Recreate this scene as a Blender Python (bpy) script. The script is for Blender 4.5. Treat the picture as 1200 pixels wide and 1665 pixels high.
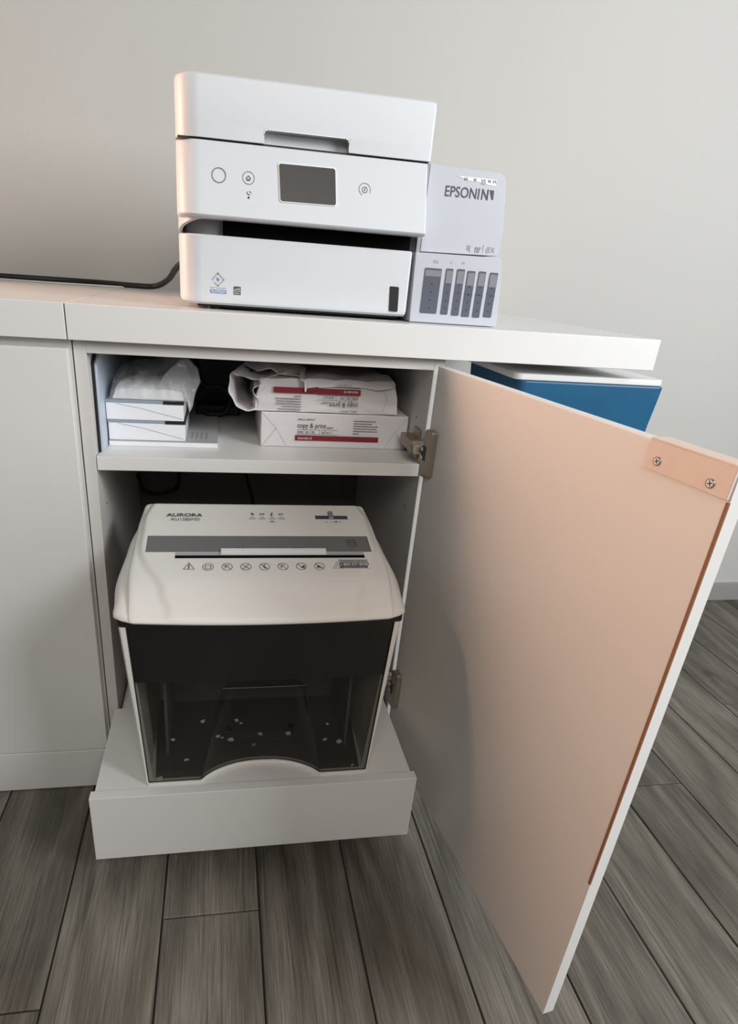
import bpy, bmesh, math, random
from mathutils import Vector, Matrix, noise

random.seed(7)
for o in list(bpy.data.objects):
    bpy.data.objects.remove(o)
scene = bpy.context.scene
COL = scene.collection

# ------------------------------------------------------------------ camera
cam_data = bpy.data.cameras.new('camera')
cam = bpy.data.objects.new('camera', cam_data)
COL.objects.link(cam)
rx = Vector((0.98613331, -0.15130286, 0.0681802))
dn = Vector((-0.00175902, -0.42034168, -0.90736419))
fw = Vector((0.16594578, 0.89466212, -0.41477908))
m = Matrix.Identity(4)
for i in range(3):
    m[i][0] = rx[i]; m[i][1] = -dn[i]; m[i][2] = -fw[i]
m[0][3], m[1][3], m[2][3] = 0.2062, -1.023, 1.0022
cam.matrix_world = m
cam_data.sensor_fit = 'HORIZONTAL'
cam_data.sensor_width = 36
cam_data.lens = 989.254 / 1200 * 36
cam_data.shift_x = (600 - 527.744) / 1200
cam_data.shift_y = (898.118 - 832.5) / 1200
cam_data.clip_start = 0.02
scene.camera = cam

# ------------------------------------------------------------------ world and lights
scene.view_settings.view_transform = 'Standard'
scene.view_settings.look = 'None'
scene.view_settings.gamma = 1
scene.view_settings.exposure = 0.0
scene.view_settings.use_curve_mapping = False
world = bpy.data.worlds.new('world'); scene.world = world
world.use_nodes = True
bg = world.node_tree.nodes['Background']
bg.inputs[0].default_value = (0.93, 0.96, 1.0, 1)
bg.inputs[1].default_value = 0.09


def area(name, loc, target, size, size_y, power, color):
    l = bpy.data.lights.new(name, 'AREA')
    l.shape = 'RECTANGLE'; l.size = size; l.size_y = size_y
    l.energy = power; l.color = color
    o = bpy.data.objects.new(name, l); COL.objects.link(o)
    o.location = loc
    d = Vector(target) - Vector(loc)
    o.rotation_euler = d.to_track_quat('-Z', 'Y').to_euler()
    return o


area('window_daylight', (2.15, -1.45, 1.80), (0.3, 0.3, 0.9), 1.1, 1.3, 64, (0.95, 0.98, 1.0))
area('warm_lamp_light', (-2.05, 0.48, 1.52), (0.7, -0.35, 0.7), 0.42, 0.95, 72, (1.0, 0.65, 0.475))
area('room_front_light', (0.1, -2.6, 2.5), (0.3, 0.0, 0.9), 1.6, 1.2, 36, (1.0, 0.95, 0.88))

# ------------------------------------------------------------------ materials


def mat(name, color, rough=0.5, metal=0.0, spec=0.5, bump=0.0, bscale=200.0, var=0.0, vscale=6.0, coat=0.0):
    mt = bpy.data.materials.new(name); mt.use_nodes = True
    nt = mt.node_tree; b = nt.nodes['Principled BSDF']
    b.inputs['Base Color'].default_value = (*color, 1)
    b.inputs['Roughness'].default_value = rough
    b.inputs['Metallic'].default_value = metal
    b.inputs['Specular IOR Level'].default_value = spec
    b.inputs['Coat Weight'].default_value = coat
    tc = nt.nodes.new('ShaderNodeTexCoord')
    if var > 0:
        n = nt.nodes.new('ShaderNodeTexNoise'); n.inputs['Scale'].default_value = vscale
        n.inputs['Detail'].default_value = 4
        nt.links.new(tc.outputs['Object'], n.inputs['Vector'])
        mx = nt.nodes.new('ShaderNodeMix'); mx.data_type = 'RGBA'
        mx.inputs[6].default_value = (*[c * (1 - var) for c in color], 1)
        mx.inputs[7].default_value = (*[min(1, c * (1 + var)) for c in color], 1)
        nt.links.new(n.outputs['Fac'], mx.inputs[0])
        nt.links.new(mx.outputs[2], b.inputs['Base Color'])
    if bump > 0:
        n2 = nt.nodes.new('ShaderNodeTexNoise'); n2.inputs['Scale'].default_value = bscale
        n2.inputs['Detail'].default_value = 3
        nt.links.new(tc.outputs['Object'], n2.inputs['Vector'])
        bp = nt.nodes.new('ShaderNodeBump'); bp.inputs['Strength'].default_value = bump
        bp.inputs['Distance'].default_value = 0.001
        nt.links.new(n2.outputs['Fac'], bp.inputs['Height'])
        nt.links.new(bp.outputs['Normal'], b.inputs['Normal'])
    return mt


M = {}
M['lacquer'] = mat('white_lacquer', (0.74, 0.73, 0.71), 0.42, bump=0.08, bscale=900, var=0.015)
M['worktop'] = mat('worktop_laminate', (0.76, 0.75, 0.735), 0.25, bump=0.05, bscale=700, var=0.01)
M['carcass'] = mat('cabinet_melamine', (0.60, 0.58, 0.56), 0.5, bump=0.06, bscale=900, var=0.02)
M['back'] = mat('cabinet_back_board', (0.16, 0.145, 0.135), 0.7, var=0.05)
M['door'] = mat('door_lacquer', (0.66, 0.62, 0.585), 0.4, bump=0.05, bscale=900, var=0.015)
M['edge'] = mat('edge_banding', (0.72, 0.71, 0.69), 0.4)
M['glue'] = mat('edge_glue_line', (0.22, 0.10, 0.045), 0.7)
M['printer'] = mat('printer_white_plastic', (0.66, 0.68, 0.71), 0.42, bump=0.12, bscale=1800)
M['printer_grey'] = mat('printer_grey_plastic', (0.36, 0.36, 0.37), 0.5)
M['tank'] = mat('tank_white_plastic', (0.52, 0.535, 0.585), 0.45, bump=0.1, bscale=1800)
M['black'] = mat('black_plastic', (0.012, 0.012, 0.013), 0.45)
M['deep'] = mat('deep_black_slot', (0.003, 0.003, 0.003), 0.9, spec=0.1)
M['screen'] = mat('screen_glass', (0.075, 0.068, 0.066), 0.25)
M['ink'] = mat('print_dark_grey', (0.07, 0.07, 0.08), 0.6)
M['inkmid'] = mat('print_mid_grey', (0.25, 0.25, 0.27), 0.6)
M['inklight'] = mat('print_light_grey', (0.42, 0.42, 0.43), 0.6)
M['blueprint'] = mat('print_blue', (0.12, 0.26, 0.52), 0.6)
M['whiteprint'] = mat('print_white', (0.85, 0.85, 0.85), 0.6)
M['inkwindow'] = mat('ink_tank_window', (0.12, 0.13, 0.16), 0.18, coat=0.5)
M['inkwindow2'] = mat('ink_tank_window_empty', (0.26, 0.26, 0.29), 0.2, coat=0.5)
M['shred'] = mat('shredder_cream_plastic', (0.82, 0.80, 0.765), 0.40, bump=0.1, bscale=1500)
M['strip'] = mat('shredder_grey_strip', (0.17, 0.17, 0.175), 0.45)
M['paper'] = mat('ream_wrapper_paper', (0.72, 0.69, 0.70), 0.6, bump=0.15, bscale=90, var=0.02)
M['sheet'] = mat('white_paper', (0.78, 0.77, 0.76), 0.7)
M['redband'] = mat('print_red_band', (0.22, 0.012, 0.02), 0.5)
M['boxwhite'] = mat('photo_box_white', (0.80, 0.82, 0.86), 0.5)
M['boxblue'] = mat('photo_box_bluegrey', (0.27, 0.33, 0.38), 0.5)
M['folder'] = mat('folder_pale_blue', (0.50, 0.56, 0.66), 0.4)
M['metal'] = mat('hinge_nickel', (0.36, 0.31, 0.25), 0.42, metal=0.75)
M['bright'] = mat('bright_nickel', (0.80, 0.74, 0.64), 0.3, metal=0.9)
M['blue'] = mat('blue_plastic', (0.009, 0.090, 0.19), 0.4, var=0.15, vscale=9)
M['palelid'] = mat('pale_plastic_lid', (0.72, 0.73, 0.72), 0.5)
M['cable'] = mat('black_cable_rubber', (0.012, 0.011, 0.011), 0.5)
M['wcable'] = mat('white_cable', (0.75, 0.74, 0.68), 0.5)
M['pull'] = mat('pull_painted_wood', (0.63, 0.51, 0.44), 0.5, bump=0.3, bscale=300, var=0.05, vscale=60)


def wall_mat():
    mt = mat('painted_plaster_wall', (0.565, 0.555, 0.53), 0.85, var=0.02, vscale=2.0)
    nt = mt.node_tree; b = nt.nodes['Principled BSDF']
    tc = nt.nodes.new('ShaderNodeTexCoord')
    n = nt.nodes.new('ShaderNodeTexNoise'); n.inputs['Scale'].default_value = 14
    n.inputs['Detail'].default_value = 8; n.inputs['Roughness'].default_value = 0.62
    r = nt.nodes.new('ShaderNodeValToRGB')
    r.color_ramp.elements[0].position = 0.5; r.color_ramp.elements[1].position = 0.72
    bp = nt.nodes.new('ShaderNodeBump'); bp.inputs['Strength'].default_value = 0.35
    bp.inputs['Distance'].default_value = 0.0012
    nt.links.new(tc.outputs['Object'], n.inputs['Vector'])
    nt.links.new(n.outputs['Fac'], r.inputs[0]); nt.links.new(r.outputs[0], bp.inputs['Height'])
    nt.links.new(bp.outputs['Normal'], b.inputs['Normal'])
    return mt


M['wall'] = wall_mat()


def plank_mat():
    mt = bpy.data.materials.new('weathered_oak_plank'); mt.use_nodes = True
    nt = mt.node_tree; N = nt.nodes; L = nt.links; b = N['Principled BSDF']
    b.inputs['Roughness'].default_value = 0.5
    tc = N.new('ShaderNodeTexCoord'); oi = N.new('ShaderNodeObjectInfo')
    mul = N.new('ShaderNodeVectorMath'); mul.operation = 'SCALE'; mul.inputs['Scale'].default_value = 37
    cmb = N.new('ShaderNodeCombineXYZ')
    L.new(oi.outputs['Random'], cmb.inputs[0]); L.new(oi.outputs['Random'], cmb.inputs[1]); L.new(oi.outputs['Random'], cmb.inputs[2])
    L.new(cmb.outputs[0], mul.inputs[0])
    add = N.new('ShaderNodeVectorMath'); add.operation = 'ADD'
    L.new(tc.outputs['Object'], add.inputs[0]); L.new(mul.outputs[0], add.inputs[1])

    def mapped(sx, sy):
        mp = N.new('ShaderNodeMapping'); mp.inputs['Scale'].default_value = (sx, sy, 1)
        L.new(add.outputs[0], mp.inputs['Vector']); return mp

    def noise_(mp, sc, det, dist=0.0, rough=0.6):
        n = N.new('ShaderNodeTexNoise'); n.inputs['Scale'].default_value = sc; n.inputs['Detail'].default_value = det
        n.inputs['Distortion'].default_value = dist; n.inputs['Roughness'].default_value = rough
        L.new(mp.outputs[0], n.inputs['Vector']); return n
    fine = noise_(mapped(105, 2.6), 3.0, 8, 0.4, 0.7)
    broad = noise_(mapped(7, 1.6), 1.4, 4, 0.6)
    # cathedral rings: contour lines of a stretched noise
    cn = noise_(mapped(5.5, 0.75), 1.15, 1.5, 0.25, 0.45)
    k9 = N.new('ShaderNodeMath'); k9.operation = 'MULTIPLY'; k9.inputs[1].default_value = 15
    L.new(cn.outputs['Fac'], k9.inputs[0])
    wv = N.new('ShaderNodeMath'); wv.operation = 'PINGPONG'; wv.inputs[1].default_value = 1.0
    L.new(k9.outputs[0], wv.inputs[0])
    ramp = N.new('ShaderNodeValToRGB')
    e = ramp.color_ramp.elements
    e[0].position = 0.31; e[0].color = (0.074, 0.064, 0.052, 1)
    e[1].position = 0.72; e[1].color = (0.235, 0.212, 0.178, 1)
    em = ramp.color_ramp.elements.new(0.5); em.color = (0.134, 0.120, 0.099, 1)
    m1 = N.new('ShaderNodeMix'); m1.data_type = 'FLOAT'; m1.inputs[0].default_value = 0.62
    L.new(broad.outputs['Fac'], m1.inputs[2]); L.new(fine.outputs['Fac'], m1.inputs[3])
    m2 = N.new('ShaderNodeMix'); m2.data_type = 'FLOAT'; m2.inputs[0].default_value = 0.20
    L.new(m1.outputs[0], m2.inputs[2]); L.new(wv.outputs[0], m2.inputs[3])
    # per plank brightness
    ofs = N.new('ShaderNodeMath'); ofs.operation = 'MULTIPLY_ADD'
    ofs.inputs[1].default_value = 0.16; ofs.inputs[2].default_value = -0.08
    L.new(oi.outputs['Random'], ofs.inputs[0])
    s = N.new('ShaderNodeMath'); s.operation = 'ADD'
    L.new(m2.outputs[0], s.inputs[0]); L.new(ofs.outputs[0], s.inputs[1])
    L.new(s.outputs[0], ramp.inputs[0])
    # very fine pores, sharp
    por = noise_(mapped(260, 7), 2.0, 4, 0.2, 0.7)
    pr_ = N.new('ShaderNodeValToRGB'); pr_.color_ramp.elements[0].position = 0.36; pr_.color_ramp.elements[1].position = 0.62
    pr_.color_ramp.elements[0].color = (0.66, 0.65, 0.63, 1); pr_.color_ramp.elements[1].color = (1.16, 1.15, 1.13, 1)
    L.new(por.outputs['Fac'], pr_.inputs[0])
    # scattered knots
    kn = N.new('ShaderNodeTexVoronoi'); kn.inputs['Scale'].default_value = 1.0; kn.inputs['Randomness'].default_value = 1.0
    mk = mapped(5.0, 2.2); L.new(mk.outputs[0], kn.inputs['Vector'])
    kr = N.new('ShaderNodeValToRGB'); kr.color_ramp.elements[0].position = 0.02; kr.color_ramp.elements[1].position = 0.10
    kr.color_ramp.elements[0].color = (0.45, 0.42, 0.38, 1); kr.color_ramp.elements[1].color = (1, 1, 1, 1)
    L.new(kn.outputs['Distance'], kr.inputs[0])
    # dark fine cracks in the grain
    crk = noise_(mapped(75, 1.1), 2.2, 5, 0.8, 0.55)
    cr = N.new('ShaderNodeValToRGB'); cr.color_ramp.elements[0].position = 0.57; cr.color_ramp.elements[1].position = 0.68
    cr.color_ramp.elements[0].color = (1, 1, 1, 1); cr.color_ramp.elements[1].color = (0.42, 0.4, 0.38, 1)
    L.new(crk.outputs['Fac'], cr.inputs[0])
    mm = N.new('ShaderNodeMix'); mm.data_type = 'RGBA'; mm.blend_type = 'MULTIPLY'; mm.inputs[0].default_value = 0.8
    L.new(ramp.outputs[0], mm.inputs[6]); L.new(cr.outputs[0], mm.inputs[7])
    mp_ = N.new('ShaderNodeMix'); mp_.data_type = 'RGBA'; mp_.blend_type = 'MULTIPLY'; mp_.inputs[0].default_value = 0.85
    L.new(mm.outputs[2], mp_.inputs[6]); L.new(pr_.outputs[0], mp_.inputs[7])
    mq = N.new('ShaderNodeMix'); mq.data_type = 'RGBA'; mq.blend_type = 'MULTIPLY'; mq.inputs[0].default_value = 0.7
    L.new(mp_.outputs[2], mq.inputs[6]); L.new(kr.outputs[0], mq.inputs[7])
    L.new(mq.outputs[2], b.inputs['Base Color'])
    bp = N.new('ShaderNodeBump'); bp.inputs['Strength'].default_value = 0.25; bp.inputs['Distance'].default_value = 0.001
    L.new(fine.outputs['Fac'], bp.inputs['Height']); L.new(bp.outputs['Normal'], b.inputs['Normal'])
    return mt


M['plank'] = plank_mat()
M['subfloor'] = mat('dark_subfloor', (0.02, 0.017, 0.015), 0.9)


def smoke_mat():
    mt = bpy.data.materials.new('smoked_window_plastic'); mt.use_nodes = True
    nt = mt.node_tree; N = nt.nodes; L = nt.links
    out = N['Material Output']; b = N['Principled BSDF']
    b.inputs['Base Color'].default_value = (0.030, 0.028, 0.026, 1); b.inputs['Roughness'].default_value = 0.16
    t = N.new('ShaderNodeBsdfTransparent'); t.inputs[0].default_value = (0.70, 0.68, 0.65, 1)
    mx = N.new('ShaderNodeMixShader'); mx.inputs[0].default_value = 0.33
    L.new(t.outputs[0], mx.inputs[1]); L.new(b.outputs[0], mx.inputs[2]); L.new(mx.outputs[0], out.inputs[0])
    return mt


def film_mat():
    mt = bpy.data.materials.new('clear_plastic_film'); mt.use_nodes = True
    nt = mt.node_tree; N = nt.nodes; L = nt.links
    out = N['Material Output']; b = N['Principled BSDF']
    b.inputs['Base Color'].default_value = (0.62, 0.63, 0.65, 1); b.inputs['Roughness'].default_value = 0.12
    t = N.new('ShaderNodeBsdfTransparent')
    mx = N.new('ShaderNodeMixShader'); mx.inputs[0].default_value = 0.26
    L.new(t.outputs[0], mx.inputs[1]); L.new(b.outputs[0], mx.inputs[2]); L.new(mx.outputs[0], out.inputs[0])
    return mt


M['smoke'] = smoke_mat()
M['film'] = film_mat()

# ------------------------------------------------------------------ helpers
ORG = {}


def tag(o, label=None, cat=None, group=None, kind=None):
    if label: o['label'] = label
    if cat: o['category'] = cat
    if group: o['group'] = group
    if kind: o['kind'] = kind
    return o


def thing(name, loc, label, cat, group=None):
    o = bpy.data.objects.new(name, None); COL.objects.link(o)
    o.empty_display_size = 0.05
    o.location = loc; ORG[o.name] = Vector(loc)
    return tag(o, label, cat, group)


def org(o):
    return ORG.get(o.name, Vector((0, 0, 0))) if o else Vector((0, 0, 0))


def obj(name, bm, mt, parent=None, smooth=False, auto=False, origin=None, bevel=0.0, solid=0.0, seg=2, recalc=True):
    """bm holds scene coordinates; the object's origin is its parent's origin (or `origin`)"""
    if recalc: bmesh.ops.recalc_face_normals(bm, faces=bm.faces)
    o0 = org(parent)
    me = bpy.data.meshes.new(name)
    w = Vector(origin) if origin is not None else o0
    bmesh.ops.translate(bm, verts=bm.verts, vec=-w)
    bm.to_mesh(me); bm.free()
    me.materials.append(mt)
    o = bpy.data.objects.new(name, me); COL.objects.link(o)
    if parent:
        o.parent = parent
    o.location = w - o0
    ORG[o.name] = w
    if smooth:
        for p in me.polygons: p.use_smooth = True
    if auto:
        for p in me.polygons: p.use_smooth = True
        me.set_sharp_from_angle(angle=math.radians(30))
    if solid:
        md = o.modifiers.new('thickness', 'SOLIDIFY'); md.thickness = solid; md.offset = 0
    if bevel:
        md = o.modifiers.new('bevel', 'BEVEL'); md.width = bevel; md.segments = seg
        md.limit_method = 'ANGLE'; md.angle_limit = math.radians(35)
        for p in me.polygons: p.use_smooth = True
        wn = o.modifiers.new('normals', 'WEIGHTED_NORMAL'); wn.keep_sharp = True
    return o


def B():
    return bmesh.new()


def add_box(bm, x0, x1, y0, y1, z0, z1, f=None):
    vs = []
    for x in (x0, x1):
        for y in (y0, y1):
            for z in (z0, z1):
                p = Vector((x, y, z))
                vs.append(bm.verts.new(f(p) if f else p))
    for q in ((0, 1, 3, 2), (4, 6, 7, 5), (0, 4, 5, 1), (2, 3, 7, 6), (0, 2, 6, 4), (1, 5, 7, 3)):
        bm.faces.new([vs[i] for i in q])
    return bm


def box(x0, x1, y0, y1, z0, z1, f=None):
    return add_box(B(), x0, x1, y0, y1, z0, z1, f)


def add_loft(bm, rings, cap=True, closed=True):
    rr = [[bm.verts.new(p) for p in r] for r in rings]
    n = len(rr[0])
    for a, b in zip(rr[:-1], rr[1:]):
        for i in range(n if closed else n - 1):
            j = (i + 1) % n
            bm.faces.new((a[i], a[j], b[j], b[i]))
    if cap:
        bm.faces.new(rr[0][::-1]); bm.faces.new(rr[-1])
    return bm


def rrect(x0, x1, y0, y1, r, seg=8):
    """corner radii r = (x0y0, x1y0, x1y1, x0y1), counter-clockwise outline"""
    pts = []
    cs = [(x0, y0, 1, 1, 180), (x1, y0, -1, 1, 270), (x1, y1, -1, -1, 0), (x0, y1, 1, -1, 90)]
    for (x, y, sx, sy, a0), rr in zip(cs, r):
        cx, cy = x + sx * rr, y + sy * rr
        for k in range(seg + 1):
            a = math.radians(a0 + 90 * k / seg)
            pts.append((cx + rr * math.cos(a), cy + rr * math.sin(a)))
    return pts


def add_prism_z(bm, pts, z0, z1, pts2=None):
    pts2 = pts2 or pts
    return add_loft(bm, [[Vector((x, y, z0)) for x, y in pts], [Vector((x, y, z1)) for x, y in pts2]])


def add_prism_y(bm, pts, y0, y1):
    return add_loft(bm, [[Vector((x, y0, z)) for x, z in pts], [Vector((x, y1, z)) for x, z in pts]])


def smooth_path(pts, n=8):
    P = [Vector(p) for p in pts]
    out = []
    for i in range(len(P) - 1):
        p0 = P[max(0, i - 1)]; p1 = P[i]; p2 = P[i + 1]; p3 = P[min(len(P) - 1, i + 2)]
        for k in range(n):
            t = k / n
            out.append(0.5 * ((2 * p1) + (-p0 + p2) * t + (2 * p0 - 5 * p1 + 4 * p2 - p3) * t * t + (-p0 + 3 * p1 - 3 * p2 + p3) * t ** 3))
    out.append(P[-1])
    return out


def add_tube(bm, pts, r, seg=10, n=8):
    P = smooth_path(pts, n)
    rings = []
    up = Vector((0, 0, 1))
    for i, p in enumerate(P):
        t = (P[min(i + 1, len(P) - 1)] - P[max(i - 1, 0)]).normalized()
        a = t.cross(up)
        if a.length < 0.2: a = t.cross(Vector((0, 1, 0)))
        a.normalize(); b = t.cross(a).normalized()
        if i and a.dot(pa) < 0: a = -a; b = -b
        pa = a
        rings.append([p + r * (math.cos(2 * math.pi * k / seg) * a + math.sin(2 * math.pi * k / seg) * b) for k in range(seg)])
    return add_loft(bm, rings)


def add_cyl(bm, c, axis, r, h, seg=24, r2=None):
    axis = Vector(axis).normalized(); a = axis.orthogonal().normalized(); b = axis.cross(a)
    r2 = r if r2 is None else r2; c = Vector(c)
    return add_loft(bm, [[c + rr * (math.cos(2 * math.pi * k / seg) * a + math.sin(2 * math.pi * k / seg) * b) + axis * hh for k in range(seg)] for rr, hh in ((r, 0), (r2, h))])


def add_grid(bm, nx, ny, f):
    vs = [[bm.verts.new(f(i / nx, j / ny)) for i in range(nx + 1)] for j in range(ny + 1)]
    for j in range(ny):
        for i in range(nx):
            bm.faces.new((vs[j][i], vs[j][i + 1], vs[j + 1][i + 1], vs[j + 1][i]))
    return vs


# flat print: strokes, fills and lettering in 2-D, mapped on to a surface
def stroke(bm, F, pts, w, closed=False):
    n = len(pts)
    for i in range(n if closed else n - 1):
        a = Vector(pts[i]).to_2d() if len(pts[i]) == 3 else Vector(pts[i]); b = Vector(pts[(i + 1) % n])
        d = (b - a)
        if d.length < 1e-9: continue
        d.normalize(); p = Vector((-d.y, d.x)) * w / 2; e = d * w * 0.3
        q = [a - e + p, a - e - p, b + e - p, b + e + p]
        bm.faces.new([bm.verts.new(F(v.x, v.y)) for v in q])


def fill(bm, F, pts):
    bm.faces.new([bm.verts.new(F(*p)) for p in pts])


def rect(bm, F, x0, x1, y0, y1, n=1):
    for k in range(n):
        a = x0 + (x1 - x0) * k / n; b = x0 + (x1 - x0) * (k + 1) / n
        fill(bm, F, [(a, y0), (b, y0), (b, y1), (a, y1)])


def ring(bm, F, cx, cy, r, w, ry=None, n=24, a0=0, a1=360):
    ry = ry or r
    pts = [(cx + r * math.cos(math.radians(a0 + (a1 - a0) * k / n)), cy + ry * math.sin(math.radians(a0 + (a1 - a0) * k / n))) for k in range(n + 1)]
    stroke(bm, F, pts, w)


def letters(bm, F, s, cx, cy, h, width=None, slant=0.0, bold=0.0, align='CENTER', flip=False):
    """s as filled outlines, h tall (capital height), optionally squeezed to `width`"""
    cu = bpy.data.curves.new('t', 'FONT'); cu.body = s; cu.size = 1.0; cu.offset = bold
    cu.resolution_u = 3
    o = bpy.data.objects.new('t', cu); COL.objects.link(o)
    dg = bpy.context.evaluated_depsgraph_get(); dg.update()
    me = bpy.data.meshes.new_from_object(o.evaluated_get(dg))
    bpy.data.objects.remove(o); bpy.data.curves.remove(cu)
    if not me.vertices: return
    xs = [v.co.x for v in me.vertices]; x0, x1 = min(xs), max(xs)
    k = h / 0.70; kx = k if width is None else width / (x1 - x0)
    off = {'CENTER': (x0 + x1) / 2, 'LEFT': x0, 'RIGHT': x1}[align]
    vs = []
    for v in me.vertices:
        x = (v.co.x - off) * kx; y = v.co.y * k
        x += slant * y
        y -= h / 2
        if flip: x, y = -x, -y
        vs.append(bm.verts.new(F(cx + x, cy + y)))
    for p in me.polygons:
        try: bm.faces.new([vs[i] for i in p.vertices])
        except ValueError: pass
    bpy.data.meshes.remove(me)


def on_y(y):
    return lambda u, v: Vector((u, y, v))


# ------------------------------------------------------------------ the setting: wall and plank floor
WY = 0.72
o = obj('wall_back', box(-3.0, 4.2, WY, WY + 0.1, -0.02, 2.8), M['wall'], origin=(0, WY, 0)); tag(o, kind='structure')
o = obj('shade_stub_left', box(-0.92, -0.80, 0.50, WY, 0.9392, 2.8), M['wall'], origin=(-0.85, 0.6, 0.9392)); tag(o, kind='structure')  # unseen stub, added to keep the warm lamp off the back wall
base = obj('baseboard_back', box(0.98, 4.2, WY - 0.012, WY, 0.0, 0.07), mat('baseboard_paint', (0.33, 0.32, 0.31), 0.6), origin=(1, WY, 0), bevel=0.002)
tag(base, kind='structure')
floor = obj('floor', box(-3.0, 4.2, -3.4, WY, -0.03, -0.004), M['subfloor'], origin=(0, 0, 0)); tag(floor, kind='structure')
PW = 0.1626; GAP = 0.0028; PL = 1.22
pm = B(); add_box(pm, GAP / 2, PW - GAP / 2, GAP / 2, PL - GAP / 2, -0.008, 0.0)
bmesh.ops.bevel(pm, geom=[e for e in pm.edges if all(v.co.z > -0.001 for v in e.verts)], offset=0.0012, segments=1, affect='EDGES')
plank_me = bpy.data.meshes.new('plank'); pm.to_mesh(plank_me); pm.free(); plank_me.materials.append(M['plank'])
joint = {-1: -0.4456, 1: -0.3254, 0: 0.25, 2: 0.30, 3: -1.0, 4: 0.12, 5: -0.93, 6: 0.42, 7: -0.12, 8: 0.5, -2: 0.2}
for k in range(-7, 22):
    j = joint.get(k, random.uniform(-1.0, 0.2))
    y = j - 3 * PL
    while y < WY - 0.01:
        y1 = min(y + PL, WY)
        if y1 > -3.2 and (y1 > -1.2 or abs(k - 2) < 9):
            p = bpy.data.objects.new('plank', plank_me); COL.objects.link(p)
            p.parent = floor; p.location = (-0.057 + PW * k, y, 0); p.scale = (1, (y1 - y) / PL, 1)
        y += PL

# ------------------------------------------------------------------ worktops
wl = obj('worktop', box(-1.61, -0.0222, -0.02, WY, 0.8874, 0.939), M['worktop'], origin=(-0.8, 0.35, 0.8874), bevel=0.0012)
tag(wl, 'white laminate worktop running off the left edge, beside the seam', 'worktop')
wr = obj('worktop', box(-0.0206, 0.953, -0.02, WY, 0.8874, 0.939), M['worktop'], origin=(0.46, 0.35, 0.8874), bevel=0.0012)
tag(wr, 'white laminate worktop carrying the printer, right of the seam', 'worktop')

# ------------------------------------------------------------------ left cabinet (closed)
lc = thing('cabinet', (-0.8, 0.25, 0), 'closed white base cabinet left of the open one', 'cabinet')
for x0, x1 in ((-1.60, -1.582), (-0.0385, -0.0205)):
    obj('side_panel', box(x0, x1, 0, 0.5, 0.002, 0.887), M['carcass'], lc)
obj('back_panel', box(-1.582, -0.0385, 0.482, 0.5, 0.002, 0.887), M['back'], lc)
obj('top_rail', box(-1.582, -0.0385, 0.0, 0.48, 0.867, 0.887), M['carcass'], lc)
obj('bottom_panel', box(-1.582, -0.0385, 0.0, 0.48, 0.08, 0.098), M['carcass'], lc)
obj('door', box(-0.62, -0.0235, -0.0195, -0.001, 0.0992, 0.8745), M['lacquer'], lc, bevel=0.0012)
obj('door', box(-1.60, -0.623, -0.0195, -0.001, 0.0992, 0.8745), M['lacquer'], lc, bevel=0.0012)
obj('toe_kick', box(-1.60, -0.0235, -0.0195, -0.001, 0.002, 0.0968), M['lacquer'], lc, bevel=0.0012)

# ------------------------------------------------------------------ open cabinet
oc = thing('cabinet', (0.28, 0.25, 0), 'open white base cabinet under the printer with door swung wide and tray pulled out', 'cabinet')
obj('side_panel', box(-0.0185, 0.0, 0.0, 0.5, 0.002, 0.887), M['carcass'], oc, bevel=0.0008)
obj('side_panel', box(0.56, 0.5785, 0.0, 0.5, 0.002, 0.887), M['carcass'], oc, bevel=0.0008)
obj('top_rail', box(0.0, 0.56, 0.0, 0.5, 0.867, 0.8872), M['carcass'], oc, bevel=0.0008)
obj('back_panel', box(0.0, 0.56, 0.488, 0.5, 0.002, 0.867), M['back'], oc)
obj('bottom_panel', box(0.0, 0.56, 0.0, 0.488, 0.002, 0.02), M['carcass'], oc)
obj('shelf', box(0.001, 0.559, 0.002, 0.486, 0.679, 0.7025), M['lacquer'], oc, bevel=0.001)
for sgn, x in ((1, 0.0), (-1, 0.56)):
    for z in (0.60, 0.775):
        for y in (0.06, 0.42):
            bm = B(); add_cyl(bm, (x, y, z), (sgn, 0, 0), 0.0022, 0.0006, 10)
            obj('pin_hole', bm, M['ink'], oc)

# the door: w along the leaf, n through it (0 = inner face), z up
DA = 0.1403
DH = Vector((0.56, -0.02, 0)); DD = Vector((math.sin(DA), -math.cos(DA), 0)); DN = Vector((math.cos(DA), math.sin(DA), 0))


def dr(p):
    return DH + DD * p.x + DN * p.y + Vector((0, 0, p.z))


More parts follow.
